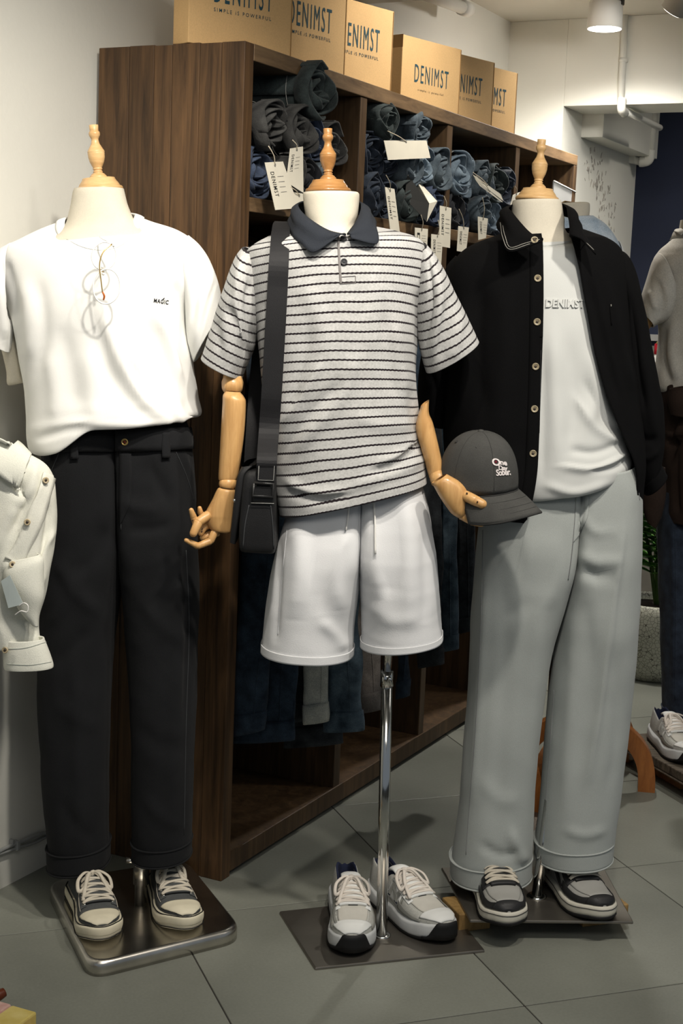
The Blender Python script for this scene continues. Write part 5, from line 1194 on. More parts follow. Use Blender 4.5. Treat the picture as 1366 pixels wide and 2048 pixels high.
# ---- open overshirt
m_shirt = M_('black_cotton_twill', (9, 9, 10), .95, .1, 16, .3, 700, fine=.1, fscale=600, spec=.12)
ov = thing('black_overshirt', at(1080, 1055, Y3 - .1), 'open black button-up overshirt with pale collar stitching', 'shirt')
def R3(lx, ly, rx, ry, df, db, el, er, **k):
    c, h = (lx + rx) / 2, (rx - lx) / 2; g = []
    for x in (el, er):
        q = (x - c) / h
        for _ in range(4): dd = df * max(0, 1 - abs(q) ** 2.5) ** .4; q = (683 + (x - 683) * (Y3 - dd) / Y3 - c) / h
        g.append(q + (.02 if x == er else 0))
    d = {'gap': tuple(g), 'e': 2.5}; d.update(k); return (lx, ly, rx, ry, df, db, d)
ro = [R3(1012, 462, 1150, 455, .082, .076, 1084, 1137, fz=-.012), R3(988, 472, 1178, 463, .096, .088, 1085, 1138, fz=-.010), R3(950, 488, 1214, 477, .112, .10, 1086, 1141), R3(918, 510, 1240, 498, .126, .11, 1087, 1147), R3(896, 550, 1252, 538, .142, .12, 1088, 1157), R3(892, 620, 1258, 612, .150, .122, 1088, 1172),
      R3(890, 700, 1264, 695, .154, .126, 1086, 1188), R3(888, 780, 1272, 770, .154, .13, 1083, 1208), R3(889, 860, 1282, 845, .160, .132, 1080, 1238), R3(893, 930, 1288, 920, .164, .134, 1076, 1268), R3(902, 975, 1284, 985, .164, .134, 1067, 1274), R3(910, 1000, 1278, 1015, .160, .132, 1058, 1270, fz=-.008), R3(914, 1012, 1272, 1026, .156, .13, 1050, 1266, fz=-.010)]
co_ = loft(ro, Y3, 120, 200, gap=True, creases=[([(1000, 560), (1010, 700), (990, 850)], 22, .008), ([(960, 560), (955, 700), (965, 820)], 16, -.008), ([(1030, 900), (1040, 1000)], 14, .006), ([(1180, 560), (1210, 680), (1240, 800)], 14, -.008, 's'), ([(1215, 560), (1240, 680), (1262, 780)], 10, .008), ([(925, 600), (930, 720), (920, 820)], 10, .006)], noise=[(14, .003, 53), (32, .0015, 54)])
garment('body', co_, m_shirt, ov, .0028)
osr = loft([(1234, 498, 1242, 640, .085, .085), (1256, 515, 1240, 690, .090, .09), (1280, 590, 1244, 750, .088, .088), (1300, 680, 1250, 815, .084, .084), (1317, 775, 1258, 880, .078, .078), (1326, 850, 1270, 935, .072, .072), (1322, 905, 1284, 972, .062, .062), (1312, 935, 1288, 985, .05, .05)], Y3 + .01, 80, 90,
           creases=[([(1262, 600), (1275, 720), (1290, 820)], 8, -.009), ([(1285, 700), (1300, 800), (1310, 880)], 8, .007), ([(1262, 860), (1290, 880), (1318, 880)], 7, -.008), ([(1270, 900), (1295, 915), (1318, 900)], 7, .007)], noise=[(25, .003, 55)])
osl = loft([(912, 512, 908, 640, .085, .085), (890, 540, 902, 690, .088, .088), (868, 610, 900, 740, .086, .086), (848, 690, 895, 780, .080, .08), (838, 750, 892, 815, .074, .074), (836, 800, 890, 840, .066, .066), (840, 846, 888, 856, .058, .058)], Y3 + .03, 80, 80, noise=[(25, .003, 56)], creases=[([(860, 740), (875, 790), (880, 850)], 7, -.006)])
garment('sleeve', osr, m_shirt, ov); garment('sleeve', osl, m_shirt, ov)
cf = loft([(1316, 918, 1282, 972, .056, .056), (1332, 948, 1290, 990, .058, .058)], Y3 + .005, 10, 60); garment('cuff', cf, m_shirt, ov, .004)
lb, lv = leaf([(1086, 481, 3.080), (1058, 464, 3.100), (1026, 427, 3.155), (1021, 412, 3.235), (1075, 399, 3.335), (1127, 409, 3.235), (1136, 432, 3.155), (1140, 470, 3.095)],
     [(1082, 484, 3.060), (1019, 503, 3.060), (1004, 472, 3.125), (998, 442, 3.235), (1075, 424, 3.385), (1152, 440, 3.235), (1168, 468, 3.135), (1192, 509, 3.070)], 'collar', m_shirt, ov, 90, 8, .010)
m_ws = M_('pale_topstitch', (150, 148, 140), .9)
for px in ([(1007, 452), (1011, 472), (1021, 496), (1050, 488), (1080, 480)], [(1002, 446), (1007, 476), (1020, 500), (1060, 489)], [(1186, 501), (1170, 486), (1152, 474)]): seam('topstitch', px, [lb, co_.bvh], m_ws, ov, .0007, 30, 3.04, .0022)
put('placket', strip_on([((1060, 486), (1086, 484)), ((1060, 600), (1087, 600)), ((1058, 740), (1084, 740)), ((1054, 860), (1080, 860)), ((1048, 960), (1074, 960)), ((1030, 1046), (1052, 1046))], co_.bvh, .002, .001, Y3, 60), m_shirt, ov, [('solid', .002, 1)])
for x, y in ((1069, 481), (1075, 557), (1074, 644), (1071, 733), (1069, 818), (1066, 907)): button(x, y, [lb, co_.bvh] if y < 500 else co_.bvh, .0078, ov)
put('pocket_welt', tube(stick([(1220, 612), (1223, 650)], co_.bvh, .001, 8, Y3), .0014, 5), m_shirt, ov); put('pocket_tack', tube(stick([(1221.5, 609), (1222, 613)], co_.bvh, .0015, 4, Y3), .0011, 5), m_ws, ov)
seam('front_hem', [(1082, 700), (1079, 860), (1074, 960), (1054, 1040)], co_.bvh, m_black_seam, ov, .0005)

# ---- pale grey trousers
m_grey = M_('pale_grey_twill', (168, 173, 170), .9, .03, 8, .25, 700, fine=.04, fscale=500, sheen=.1)
m_gseam = M_('grey_seam', (128, 130, 130), .9)
g3 = thing('grey_trousers', at(1080, 1760, Y3), 'wide pale grey trousers with turned-up cuffs', 'trousers')
L3 = [(972, 955, 1152, 945, .120, .12, iL), (965, 1000, 1151, 995, .124, .124, iL), (956, 1060, 1147, 1055, .126, .126, iL), (950, 1120, 1141, 1118, .126, .126, iL), (946, 1180, 1132, 1178, .122, .126, mid(iL, 4, 'L')), (942, 1240, 1118, 1238, .118, .122, mid(iL, 2.8, 'L')), (939, 1300, 1104, 1300, .112, .116), (935, 1380, 1090, 1380, .106, .11), (928, 1480, 1075, 1480, .102, .104), (920, 1580, 1067, 1580, .10, .10), (911, 1670, 1063, 1670, .10, .10), (904, 1738, 1062, 1735, .10, .10)]
Rr3 = [(1150, 945, 1268, 925, .120, .12, iR), (1149, 990, 1279, 970, .124, .124, iR), (1145, 1055, 1280, 1045, .126, .126, iR), (1140, 1118, 1279, 1110, .126, .126, iR), (1131, 1178, 1277, 1175, .122, .126, mid(iR, 4, 'R')), (1121, 1240, 1273, 1240, .118, .122, mid(iR, 2.8, 'R')), (1110, 1300, 1270, 1300, .112, .116), (1099, 1380, 1263, 1380, .106, .11), (1089, 1480, 1253, 1480, .102, .104), (1082, 1580, 1241, 1580, .10, .10), (1075, 1650, 1230, 1650, .10, .10), (1070, 1704, 1223, 1702, .10, .10)]
cgL = [([(1050, 1060), (1075, 1180), (1068, 1400), (1050, 1700)], 18, .009), ([(1000, 1100), (1010, 1300), (1000, 1500), (990, 1650)], 22, -.007), ([(970, 1150), (962, 1350), (945, 1600)], 10, .006), ([(1100, 1060), (1110, 1140), (1095, 1220)], 16, .007), ([(1080, 1150), (1060, 1200), (1010, 1240)], 14, -.005), ([(1020, 1660), (1035, 1700), (1050, 1725)], 11, .010), ([(960, 1690), (1000, 1710), (1040, 1705)], 8, -.007), ([(960, 1560), (1000, 1600), (1040, 1600)], 14, .004)]
cgR = [([(1160, 1140), (1200, 1155), (1225, 1165)], 12, -.010), ([(1160, 1110), (1200, 1125), (1240, 1120)], 12, .007), ([(1250, 1060), (1225, 1250), (1205, 1400), (1180, 1560)], 12, .008, 's'), ([(1170, 1200), (1180, 1350), (1150, 1550)], 20, -.007), ([(1150, 1250), (1140, 1450), (1130, 1650)], 16, .006), ([(1230, 1300), (1235, 1450), (1215, 1600)], 12, -.005), ([(1130, 1660), (1170, 1670), (1210, 1660)], 9, .005), ([(1165, 1030), (1185, 1060), (1225, 1070)], 10, .005)]
cg1 = leg(L3, Y3, cgL, [(16, .0025, 61), (45, .001, 62)]); cg2 = leg(Rr3, Y3, cgR, [(16, .0025, 63), (45, .001, 64)])
garment('leg', cg1, m_grey, g3); garment('leg', cg2, m_grey, g3); bg = [cg1.bvh, cg2.bvh]
cuff([(899, 1712, 1065, 1708, .108, .108), (901, 1749, 1063, 1746, .107, .107)], Y3, m_grey, g3)
cuff([(1067, 1679, 1226, 1675, .108, .108), (1070, 1712, 1223, 1709, .107, .107)], Y3, m_grey, g3)
seam('side_seam', [(966, 1060), (962, 1250), (952, 1450), (940, 1600), (932, 1710)], bg, m_gseam, g3, .0009, 50)
seam('inner_seam', [(1108, 1380), (1100, 1500), (1092, 1600), (1086, 1690)], bg, m_gseam, g3, .0008, 40)
seam('fly_seam', [(1152, 1000), (1148, 1060), (1142, 1120), (1136, 1160)], bg, m_gseam, g3, .0012, 30)
put('fly_flap', strip_on([((1152, 985), (1178, 984)), ((1150, 1030), (1176, 1030)), ((1147, 1070), (1162, 1062)), ((1146, 1084), (1149, 1080))], bg, .0025, .002, Y3, 20), m_grey, g3, [('solid', .002, 1)])
seam('pocket_seam', [(1262, 935), (1274, 965), (1279, 1000)], bg, m_gseam, g3, .0009)
court_shoe((948, 1745), (1020, 1860), ZP + .006, 1, 'left grey and black court sneaker under the wide grey cuff', 5)
court_shoe((1098, 1738), (1204, 1848), ZP + .006, -1, 'right grey and black court sneaker, toe pointing right', 6)

# ---- baseball cap held by the wooden hand
m_cap = M_('washed_charcoal_cotton', (66, 66, 64), .92, .12, 24, .3, 600, fine=.1, fscale=500)
m_capd = M_('charcoal_binding', (48, 48, 47), .92, .1, 24)
cap_c = at(956, 972, 3.012); fa = radians(44)
fx = nrm(np.array([sin(fa), -cos(fa), -.10])); up_ = nrm(np.array([-.10, -.06, 1.0])); up_ = nrm(up_ - fx * (up_ @ fx)); rx_ = np.cross(fx, up_)      # front, up, cap's left-right
hat = thing('baseball_cap', cap_c - up_ * .07, 'charcoal baseball cap with small white embroidery held by the wooden hand', 'cap')
def CW(f, s, u): return cap_c + fx * f + rx_ * s + up_ * u
NA, NR = 72, 22; V = []
for i in range(NR):
    t = i / (NR - 1) * pi / 2 * .995
    for j in range(NA):
        a = 2 * pi * j / NA; rr2 = cos(t) ** .82; fr = .088 if cos(a) > 0 else .092
        seamd = .0012 * (abs(((a / (pi / 3)) % 1) - .5) * 2) ** 12
        V.append(CW((fr * cos(a) - seamd * cos(a)) * rr2, (.076 * sin(a)) * rr2, .118 * sin(t) ** .92 + .006 * cos(a) * cos(t)))
F = grid_faces(NR, NA, True); crown = mesh('crown', V, F); cb_ = bvh_of(crown)
cro = put('crown', crown, m_cap, hat, [('solid', .002, 0)])
put('top_button', lathe(CW(0, 0, .1165), up_, [(0, .006), (.002, .007), (.005, .005), (.006, .001)], 16), m_cap, cro)
for k in range(6):
    a = k * pi / 3 + pi / 6; P = []
    for t in np.linspace(.05, 1.5, 24):
        rr2 = cos(t) ** .82; fr = .0885 if cos(a) > 0 else .0925; P.append(CW(fr * cos(a) * rr2, .0765 * sin(a) * rr2, .1185 * sin(t) ** .92 + .006 * cos(a) * cos(t)))
    put('panel_seam', tube(P, .0009, 5), m_capd, cro)
    a2 = k * pi / 3; t = .95; rr2 = cos(t) ** .82; q = CW(.0888 * cos(a2) * rr2, .0768 * sin(a2) * rr2, .118 * sin(t) ** .92)
    put('vent_eyelet', lathe(q, q - CW(0, 0, .02), [(-.001, .0045), (.0008, .0042), (.001, .0025), (0, .0005)], 12), m_capd, cro)
NB, NK = 41, 12; V = []
for i in range(NB):
    a = radians(-78 + 156 * i / (NB - 1)); base = np.array([.086 * cos(a), .075 * sin(a)]); ln = .072 * max(0, cos(a * .98)) ** .55
    for k in range(NK):
        f = k / (NK - 1); fpos = base[0] + ln * f * (.98); spos = base[1] * (1 + .10 * f); drop = -.016 * f - .030 * (spos / .08) ** 2 * (.35 + .65 * f) - .012 * f * f
        V.append(CW(fpos, spos, .004 + drop))
br = put('brim', mesh('brim', V, grid_faces(NB, NK, False)), m_cap, hat, [('solid', .004, 0)])
put('brim_edge', tube([V[i * NK + NK - 1] for i in range(NB)], .0024, 6), m_capd, br)
for k in (4, 7, 9): put('brim_stitch', tube([V[i * NK + k] + up_ * .0024 for i in range(NB)], .0005, 4), m_capd, br)
put('brim_seam', tube([CW(.0885 * cos(a), .0765 * sin(a), .006 - .030 * (.0765 * sin(a) / .08) ** 2 * .35) for a in np.linspace(-1.3, 1.3, 30)], .0016, 6), m_capd, hat)
m_emb = M_('white_embroidery', (226, 218, 216), .85, .03)
lettering('O', (984, 931), (16, 2), (-1, -15), cb_, m_emb, hat, .0018, .03, 1.0, 'embroidered_word', 3.0, .001)
lettering('ne', (1000, 930), (13, 2), (-1, -8), cb_, m_emb, hat, .0018, .03, 1.0, 'embroidered_word', 3.0, .001)
lettering('Day', (997, 943), (17, 1), (-1, -12), cb_, m_emb, hat, .0018, .03, .9, 'embroidered_word', 3.0, .001)
lettering('Sober.', (992, 952), (28, -2), (-1, -13), cb_, m_emb, hat, .0018, .03, .9, 'embroidered_word', 3.0, .001)
put('red_fill', lathe(hit(991.5, 924, cb_)[0], hit(991.5, 924, cb_)[1], [(0, .0032), (.0012, .003), (.0012, .0003)], 12), M_('maroon_thread', (96, 30, 40), .9), hat)
# ================================================================== PALE SHIRT DRAPED AT THE LEFT EDGE
m_pale = M_('pale_washed_denim', (216, 217, 205), .92, vscale=9, col2=(230, 229, 217), fine=.06, fscale=500, bump=.3, bscale=500)
m_pseam = M_('pale_seam', (176, 182, 174), .9)
YD = 2.96
dr = thing('draped_shirt', at(30, 1336, YD), 'pale washed denim shirt draped at the left edge beside black trousers', 'shirt')
dc = loft([(-80, 880, 30, 893, .03, .03), (-90, 900, 66, 912, .045, .045), (-92, 930, 98, 940, .055, .05), (-90, 975, 112, 985, .06, .052), (-86, 1040, 114, 1050, .062, .054), (-82, 1100, 110, 1100, .06, .054), (-78, 1150, 94, 1150, .055, .05), (-74, 1200, 86, 1200, .05, .05), (-70, 1250, 80, 1255, .045, .045), (-66, 1290, 82, 1292, .04, .04)], YD, 90, 100,
          creases=[([(20, 960), (50, 1000), (20, 1080)], 12, -.010), ([(70, 930), (60, 980), (30, 1010)], 10, .010), ([(100, 1000), (95, 1080), (70, 1150)], 9, -.012), ([(110, 1060), (85, 1110), (75, 1180)], 8, .010), ([(10, 1120), (40, 1170), (60, 1230)], 11, .012), ([(0, 1160), (30, 1210), (60, 1215)], 12, -.016), ([(20, 1240), (60, 1250), (78, 1270)], 9, -.010), ([(30, 1010), (10, 1050), (-10, 1100)], 10, .008)], noise=[(24, .005, 71), (55, .0018, 72)])
garment('body', dc, m_pale, dr)
put('placket', strip_on([((84, 945), (108, 955)), ((72, 985), (98, 992)), ((52, 1040), (80, 1052)), ((32, 1085), (58, 1098)), ((10, 1115), (46, 1135))], dc.bvh, .006, .002, YD, 40), m_pale, dr, [('solid', .003, 1)])
put('collar', strip_on([((-20, 872), (-24, 930)), ((6, 880), (-2, 950)), ((36, 900), (20, 968)), ((58, 920), (40, 988))], dc.bvh, .016, .002, YD - .04, 30, K=8), m_pale, dr, [('solid', .003, 0)])
fold = loft([(20, 1120, 80, 1108, .02, .02), (8, 1150, 90, 1125, .03, .02), (18, 1185, 88, 1180, .03, .02), (40, 1225, 82, 1228, .022, .02), (62, 1250, 78, 1254, .01, .01)], YD - .055, 40, 60, noise=[(40, .004, 73)])
garment('sleeve_fold', fold, m_pale, dr)
cfd = loft([(4, 1278, 88, 1276, .03, .03), (6, 1300, 94, 1292, .032, .032), (8, 1328, 104, 1325, .034, .034), (10, 1336, 105, 1334, .034, .034)], YD - .02, 24, 70, noise=[(30, .004, 74)])
garment('cuff', cfd, m_pale, dr, .004)
seam('cuff_stitch', [(10, 1298), (50, 1296), (93, 1284)], cfd.bvh, m_pseam, dr, .0008); seam('cuff_stitch', [(14, 1328), (60, 1330), (102, 1324)], cfd.bvh, m_pseam, dr, .0008)
m_tan = M_('tan_button', (188, 172, 140), .35, .2, 100)
for x, y, bv in ((88, 961, dc.bvh), (57, 1043, dc.bvh), (25, 1129, dc.bvh), (16, 1298, cfd.bvh)):
    p, n = hit(x, y, bv, YD); n = nrm(n + np.array([0, -.8, 0])); pp = p + n * .0115
    b = put('button', lathe(pp, n, [(-.004, .005), (0, .0068), (.002, .0068), (.0028, .0056), (.0018, .0042), (.0018, .0003)], 22), m_tan, dr); put('button_centre', lathe(pp + n * .0016, n, [(0, .003), (.0012, .0026), (.0012, .0003)], 12), m_horn_d, b)
put('swing_tag', plate([at(2, 1162, YD - .098), at(20, 1150, YD - .100), at(47, 1208, YD - .104), at(17, 1216, YD - .102)], .001, 'swing_tag'), M_('grey_blue_card', (176, 186, 184), .7), dr)
put('label_loop', tube([at(38, 1212, YD - .105), at(48, 1206, YD - .11), at(56, 1212, YD - .11), at(54, 1224, YD - .11), at(42, 1222, YD - .11), at(30, 1230, YD - .105)], .0013, 6, M=30), m_cord, dr)

# ================================================================== BACK MANNEQUIN with pale blue denim shirt
Y4 = 3.9
p4 = at(1137, 900, Y4)
mn4 = thing('mannequin', (p4[0], p4[1], 0), 'mannequin without finial, its cream neck behind the black overshirt', 'mannequin')
tc = loft([(1104, 406, 1172, 404, .02, .02), (1097, 408, 1178, 407, .05, .05), (1096, 420, 1179, 418, .054, .054), (1094, 470, 1180, 468, .056, .058), (1060, 520, 1215, 515, .07, .07), (1040, 700, 1235, 700, .08, .08), (1060, 900, 1225, 900, .08, .08), (1070, 1050, 1215, 1050, .07, .07)], Y4, 50, 60, noise=[(60, .0012, 2)])
garment('torso', tc, m_linen, mn4, 0)
put('torn_top', mesh('torn_top', [at(1128 + x, 405 + y, Y4 - .03 + .02 * k) for k, (x, y) in enumerate([(-8, 2), (2, -3), (14, -1), (22, 1), (10, 4)])], [(0, 1, 2, 3, 4)], None, False), m_pine, mn4, [('solid', .002, 0)])
put('pole', tube([(p4[0], p4[1] + .02, .01), (p4[0], p4[1] + .02, .9)], .012, 12), m_chrome, mn4)
steel_plate(mn4, [np.array([p4[0] + sx * .17, p4[1] + sy * .15, 0]) for sx, sy in ((-1, -1), (1, -1), (1, 1), (-1, 1))], .006, m_steel)
m_lb = denim('pale_blue_denim', (150, 168, 186), (196, 206, 214))
bs = thing('pale_blue_shirt', at(1180, 1000, Y4), 'pale blue denim shirt on the mannequin behind the black overshirt', 'shirt')
bc = loft([(1085, 440, 1186, 432, .075, .075), (1060, 462, 1212, 450, .09, .09), (1035, 490, 1234, 480, .105, .1), (1020, 530, 1250, 520, .12, .11), (1015, 600, 1262, 590, .125, .115), (1020, 750, 1262, 740, .13, .12), (1025, 900, 1258, 890, .13, .12), (1030, 1000, 1254, 990, .13, .12)], Y4, 70, 90, noise=[(18, .003, 81)])
garment('body', bc, m_lb, bs)
bsl = loft([(1236, 482, 1244, 620, .08, .08), (1254, 520, 1244, 660, .08, .08), (1266, 580, 1250, 700, .078, .078), (1274, 650, 1254, 750, .07, .07), (1278, 720, 1256, 800, .066, .066)], Y4 + .01, 40, 60, noise=[(20, .003, 82)])
garment('sleeve', bsl, M_('white_sleeve_cotton', (214, 216, 214), .9, .03, 12), bs)

# ================================================================== RIGHT-EDGE MANNEQUIN
Y5 = 4.55
p5 = on_floor(1385, 1500, .1)
mn5 = thing('mannequin', (p5[0], p5[1], .06), 'mannequin cut by the right edge wearing an oatmeal knit polo', 'mannequin')
c5 = loft([(1362, 440, 1450, 440, .06, .06), (1355, 480, 1460, 478, .07, .07), (1335, 560, 1490, 560, .08, .08), (1345, 760, 1480, 760, .09, .09), (1345, 960, 1480, 960, .09, .09)], Y5, 40, 60); garment('torso', c5, m_linen, mn5, 0)
m_oat = M_('oatmeal_knit', (206, 202, 192), .95, .06, 30, .3, 500, fine=.12, fscale=300)
kp = thing('knit_polo_shirt', at(1390, 780, Y5), 'oatmeal knit polo shirt cut off by the right edge', 'shirt')
kc = loft([(1352, 472, 1450, 470, .08, .08), (1338, 486, 1470, 484, .10, .1), (1318, 504, 1495, 500, .12, .11), (1306, 530, 1510, 525, .14, .12), (1310, 600, 1505, 600, .15, .125), (1318, 660, 1500, 660, .155, .13), (1314, 720, 1500, 720, .155, .13), (1308, 768, 1500, 768, .155, .13), (1318, 784, 1492, 784, .15, .12)], Y5, 80, 100, creases=[([(1330, 660), (1328, 720), (1340, 770)], 8, -.012), ([(1350, 640), (1345, 700), (1355, 760)], 10, .01)], noise=[(16, .003, 91)])
garment('body', kc, m_oat, kp)
ks = loft([(1318, 506, 1352, 600, .085, .085), (1306, 522, 1350, 622, .09, .09), (1294, 560, 1342, 636, .088, .088), (1283, 600, 1325, 645, .08, .08), (1279, 618, 1312, 650, .074, .074), (1280, 628, 1304, 655, .07, .07)], Y5 - .03, 50, 70, creases=[([(1310, 560), (1325, 600), (1318, 640)], 7, -.01), ([(1300, 580), (1312, 620)], 6, .008)], noise=[(24, .003, 92)])
garment('sleeve', ks, m_oat, kp)
put('collar', strip_on([((1348, 496), (1362, 470)), ((1354, 492), (1366, 466)), ((1380, 490), (1385, 462))], kc.bvh, .03, .002, Y5 - .14, 14), m_oat, kp, [('solid', .004, 0)])
wa = loft([(1288, 610, 1310, 640, .03, .03), (1280, 632, 1300, 655, .034, .034), (1272, 662, 1288, 672, .03, .03)], Y5 - .03, 12, 30); garment('forearm', wa, m_hand_wood, mn5, 0)
m_brown = M_('brown_brushed_cotton', (46, 34, 27), .95, .15, 14, .3, 400, fine=.15, fscale=300)
jk = thing('brown_jacket', at(1380, 1060, Y5 - .1), 'dark brown jacket tied at the waist of the right-edge mannequin', 'jacket')
jc = loft([(1330, 768, 1490, 765, .15, .13), (1318, 790, 1500, 785, .17, .14), (1314, 840, 1500, 835, .175, .145), (1318, 900, 1500, 900, .17, .14), (1322, 960, 1498, 960, .17, .14), (1326, 1010, 1496, 1010, .165, .14), (1330, 1040, 1490, 1040, .16, .13)], Y5 - .01, 70, 100, creases=[([(1345, 790), (1348, 850), (1338, 930)], 6, -.018), ([(1335, 860), (1355, 870), (1366, 840)], 6, .016), ([(1332, 880), (1350, 890), (1366, 870)], 5, -.016), ([(1335, 780), (1350, 775), (1366, 770)], 5, .014), ([(1355, 900), (1350, 980), (1358, 1030)], 6, -.012)], noise=[(26, .007, 93)])
garment('body', jc, m_brown, jk)
js = loft([(1282, 930, 1330, 935, .03, .03), (1284, 980, 1332, 985, .035, .035), (1288, 1020, 1326, 1030, .03, .03), (1296, 1046, 1312, 1058, .015, .015)], Y5 - .16, 40, 50, noise=[(40, .004, 94)]); garment('sleeve', js, m_brown, jk)
kn = loft([(1340, 778, 1375, 772, .03, .03), (1336, 800, 1382, 800, .04, .03), (1342, 830, 1376, 836, .03, .03)], Y5 - .17, 24, 40, noise=[(50, .004, 95)]); garment('knot', kn, m_brown, jk)
m_ij = denim('right_edge_indigo', (24, 30, 42), (50, 62, 78))
j5 = thing('indigo_jeans', at(1350, 1430, Y5), 'dark indigo jeans on the right-edge mannequin above the runner', 'jeans')
jl = loft([(1316, 980, 1412, 980, .10, .10), (1316, 1060, 1412, 1060, .10, .10), (1318, 1160, 1410, 1160, .095, .095), (1322, 1280, 1404, 1280, .088, .09), (1325, 1380, 1398, 1380, .082, .084), (1327, 1424, 1394, 1424, .08, .08)], Y5, 60, 70, noise=[(24, .003, 96)], creases=[([(1345, 1050), (1350, 1200), (1348, 1400)], 6, .008)])
garment('leg', jl, m_ij, j5); cuff([(1325, 1414, 1398, 1414, .085, .085), (1325, 1432, 1397, 1432, .085, .085)], Y5, m_ij, j5, 60)
jr = loft([(1405, 980, 1500, 980, .10, .10), (1410, 1160, 1500, 1160, .095, .095), (1415, 1424, 1490, 1424, .08, .08)], Y5 + .03, 40, 60); garment('leg', jr, m_ij, j5)
seam('side_seam', [(1350, 1060), (1352, 1200), (1350, 1400)], jl.bvh, m_ij, j5, .0015)
ZB = .085
runner_shoe((1318, 1478), (1384, 1534), ZB, -1, 'beige and lilac runner under the dark jeans at the right edge', 7, group=None, L=.30)
put('pole', tube([(p5[0] + .03, p5[1] + .05, ZB), (p5[0] + .03, p5[1] + .05, .95)], .012, 12), m_chrome, mn5)
m_oldwood = wood('weathered_board', (52, 46, 38), (108, 98, 84), (1.5, 14, 6), 6, .8, .1)
f0, f1 = on_floor(1238, 1476, ZB), on_floor(1380, 1556, ZB); bd = nrm(f1 - f0); bn = np.array([-bd[1], bd[0], 0])
pb5 = thing('plank_platform', f0, 'weathered layered board under the right-edge mannequin', 'board')
for k in range(3): put('plank', fbox(f0, bd, bn, SZ, (-.03, .005 + .15 * k, -.028), (.75, .152 + .15 * k, -.001), .003), m_oldwood, pb5)
put('edge_strip', fbox(f0, bd, bn, SZ, (-.03, .0, -.033), (.75, .45, -.029), .001), m_oldwood, pb5)
w1 = on_floor(1282, 1538); m_oak = wood('warm_offcut', (140, 96, 56), (176, 128, 80), (3, 9, 9), 6, .7, .1)
tag(put('wood_block', fbox(w1, bd, bn, SZ, (0, .01, 0), (.20, .12, .051), .003), m_oak), 'tan wooden block propping the weathered board at right', 'wood block')
tag(put('wood_block', fbox(on_floor(1420, 1520), bd, bn, SZ, (0, .0, 0), (.12, .12, .051), .003), m_oak), 'second block under the far end of the weathered board', 'wood block')

# ================================================================== PLANT, STOOL, FAR SHELF ITEM
pp = on_floor(1302, 1350); pp[2] = 0
pt_ = thing('potted_plant', pp, 'green leafy plant in a white crackle-glazed pot behind the jeans', 'plant')
m_pot = bpy.data.materials.new('crackle_glaze'); m_pot.use_nodes = True; nt = m_pot.node_tree; b = nt.nodes['Principled BSDF']; b.inputs['Roughness'].default_value = .4
vo = nt.nodes.new('ShaderNodeTexVoronoi'); vo.feature = 'DISTANCE_TO_EDGE'; vo.inputs['Scale'].default_value = 70; tc_ = nt.nodes.new('ShaderNodeTexCoord'); nt.links.new(tc_.outputs['Object'], vo.inputs['Vector'])
rp = nt.nodes.new('ShaderNodeValToRGB'); rp.color_ramp.elements[0].position = .01; rp.color_ramp.elements[1].position = .06; rp.color_ramp.elements[0].color = (*srgb((70, 66, 54)), 1); rp.color_ramp.elements[1].color = (*srgb((186, 186, 170)), 1)
nt.links.new(vo.outputs['Distance'], rp.inputs['Fac']); nt.links.new(rp.outputs['Color'], b.inputs['Base Color'])
put('pot', lathe(pp, (0, 0, 1), [(0, .11), (.004, .125), (.05, .150), (.12, .168), (.2, .176), (.27, .172), (.30, .168), (.305, .160), (.29, .155), (.27, .15), (.27, .01)], 48), m_pot, pt_)
put('soil', lathe(pp + SZ * .265, (0, 0, 1), [(0, .15), (.01, .15), (.02, .05), (.02, .01)], 30), M_('soil', (40, 30, 22), .95, .3, 60, .5, 200), pt_)
m_leaf = M_('glossy_leaf', (58, 116, 40), .4, vscale=20, col2=(92, 152, 62), spec=.4)
def plant_leaf(base, dirv, ln, wd, droop):
    n = 9; V = []; d = nrm(np.asarray(dirv, float)); sd = nrm(np.cross(d, [0, 0, 1.]))
    for i in range(n):
        f = i / (n - 1); c = base + d * ln * f - SZ * droop * f * f; w_ = wd * sin(min(1, f * 1.02 + .03) * pi) ** .7
        V += [c - sd * w_ + SZ * w_ * .25, c - SZ * .002, c + sd * w_ + SZ * w_ * .25]
    return mesh('leaf', V, [tuple(f) for f in grid_faces(n, 3, False)])
lr = np.random.RandomState(3)
for k in range(7):
    a = lr.rand() * 6.28; tip = pp + np.array([cos(a) * .12, sin(a) * .12, .58 + .16 * lr.rand()]); bs_ = pp + SZ * .27
    stem = catmull([bs_, bs_ * .5 + tip * .5 + SZ * .05, tip], 14); stm = put('stem', tube(stem, [.007, .003], 7), M_('stem_green', (66, 92, 40), .6) if k == 0 else bpy.data.materials['stem_green'], pt_)
    for i in range(4, 14, 1):
        for sg in (-1, 1):
            d = np.array([cos(a + sg * 1.3), sin(a + sg * 1.3), .35 + .2 * lr.rand()]); put('leaf', plant_leaf(stem[i], d, .10 + .03 * lr.rand(), .017, .03), m_leaf, stm)
m_bent = wood('orange_bentwood', (132, 78, 34), (166, 104, 50), (9, 9, 2), 5, .4, .05, .3)
fA, fB = on_floor(1040, 1556), on_floor(1292, 1580); apex = (fA + fB) / 2
stl = thing('bentwood_stool', apex, 'orange bentwood stool behind the grey trousers', 'stool')
def arch(p, q, h, wdir, wd, th, nm='arched_leg'):
    a = np.linspace(0, pi, 30); P = [(p + q) / 2 + (p - q) / 2 * cos(t) + SZ * h * sin(t) ** .75 for t in a]; return put(nm, ribbon(P, wdir, wd, th, 50), m_bent, stl)
arch(fA, fB, .20, nrm(np.cross(fB - fA, SZ)), .045, .05)
fC = on_floor(1070, 1622); fD = 2 * apex - fC
arch(fC, fD, .20, nrm(np.cross(fD - fC, SZ)), .045, .045)
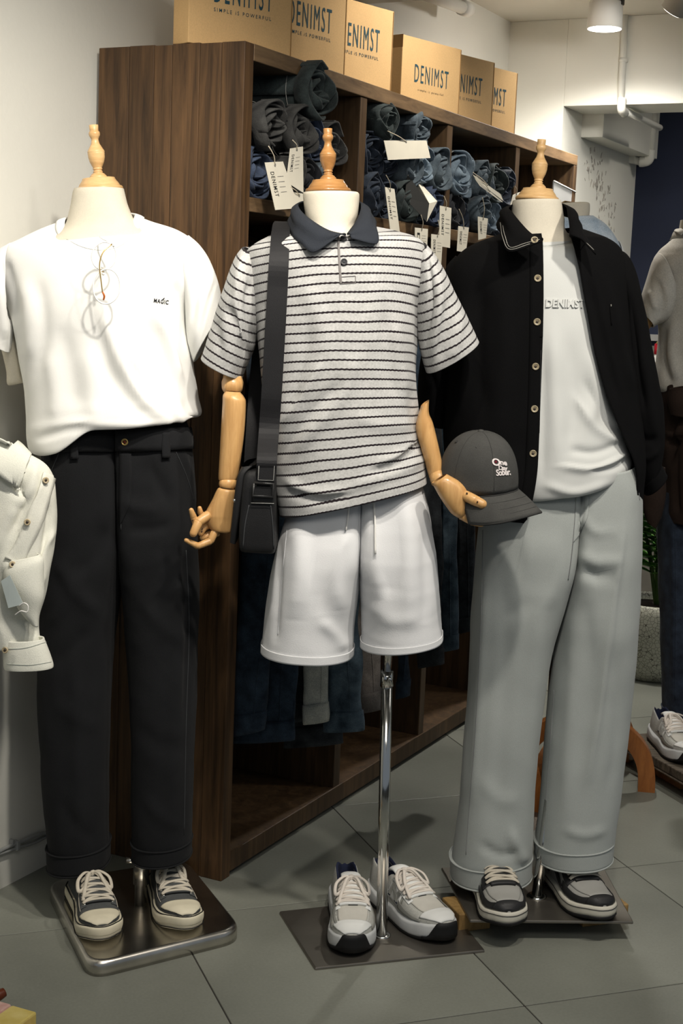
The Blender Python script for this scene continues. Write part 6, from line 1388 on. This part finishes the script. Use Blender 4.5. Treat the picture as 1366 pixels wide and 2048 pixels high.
put('seat', lathe(apex + SZ * .19, (0, 0, 1), [(0, .10), (.004, .11), (.03, .11), (.036, .10), (.036, .01)], 40), m_bent, stl)
rs = on_u(1311, 735, 3.78); 
tag(put('wall_ledge', sbox(3.70, 3.83, -.6, .17, 1.10, 1.12, .002), M_('ledge_grey', (120, 116, 108), .7)), 'narrow grey ledge below the navy wall', 'ledge')
ub = on_u(1312, 770, 3.76); ub[2] = 1.121
rb = thing('red_white_bottle', ub, 'small red-topped white bottle on the ledge behind the knit polo', 'bottle')
put('bottle_body', lathe(ub, (0, 0, 1), [(0, .024), (.003, .027), (.085, .027), (.1, .018), (.11, .012)], 20), M_('white_bottle', (220, 218, 214), .4), rb)
put('bottle_cap', lathe(ub + SZ * .106, (0, 0, 1), [(0, .02), (.045, .02), (.05, .016)], 20), M_('red_cap', (186, 24, 44), .4), rb)
put('twine', tube([ub + np.array([-.015, -.02, .155]), ub + np.array([0, -.024, .175]), ub + np.array([.012, -.02, .17]), ub + np.array([.004, -.02, .158])], .004, 6, M=16), m_gold, rb)

# ================================================================== PACKETS AT THE BOTTOM LEFT
q = [on_floor(-60, 1990, .05), on_floor(26, 2008, .05), on_floor(75, 2022, .05), on_floor(-40, 2110, .05)]
m_yel = M_('yellow_packet', (214, 190, 98), .35, vscale=26, col2=(232, 214, 140), spec=.5); m_pink = M_('pink_packet', (206, 150, 140), .35, vscale=40, col2=(226, 196, 186), spec=.5)
m_org = M_('red_orange_foil', (176, 70, 24), .3, vscale=30, col2=(214, 60, 36), spec=.6); m_brn = M_('brown_glaze', (96, 44, 22), .4, .3, 30)
e1_ = nrm(on_floor(74, 2022, .05) - on_floor(24, 2008, .05)); e2_ = np.array([e1_[1], -e1_[0], 0])
o_ = on_floor(24, 2009, .055)
tag(put('yellow_packet', fbox(o_ - SZ * .05, e1_, e2_, SZ, (0, 0, .0), (.058, .16, .05), .004), m_yel), 'yellow printed packet at the bottom left corner', 'packet')
tag(put('pink_packet', fbox(o_ - SZ * .05, e1_, e2_, SZ, (-.11, -.002, .0), (-.002, .16, .05), .004), m_pink), 'pink and white packet left of the yellow one', 'packet')
tag(put('orange_packet', fbox(o_ - SZ * .05, e1_, e2_, SZ, (.062, .018, .0), (.104, .16, .022), .006), m_org), 'crinkled orange-red packet right of the yellow one', 'packet')
tag(put('brown_stick', tube([on_floor(-40, 2002, .03), on_floor(-10, 1994, .04), on_floor(9, 1984, .045)], [.010, .012, .009], 10, M=14), m_brn), 'dark brown rounded end showing above the pink packet', 'snack')
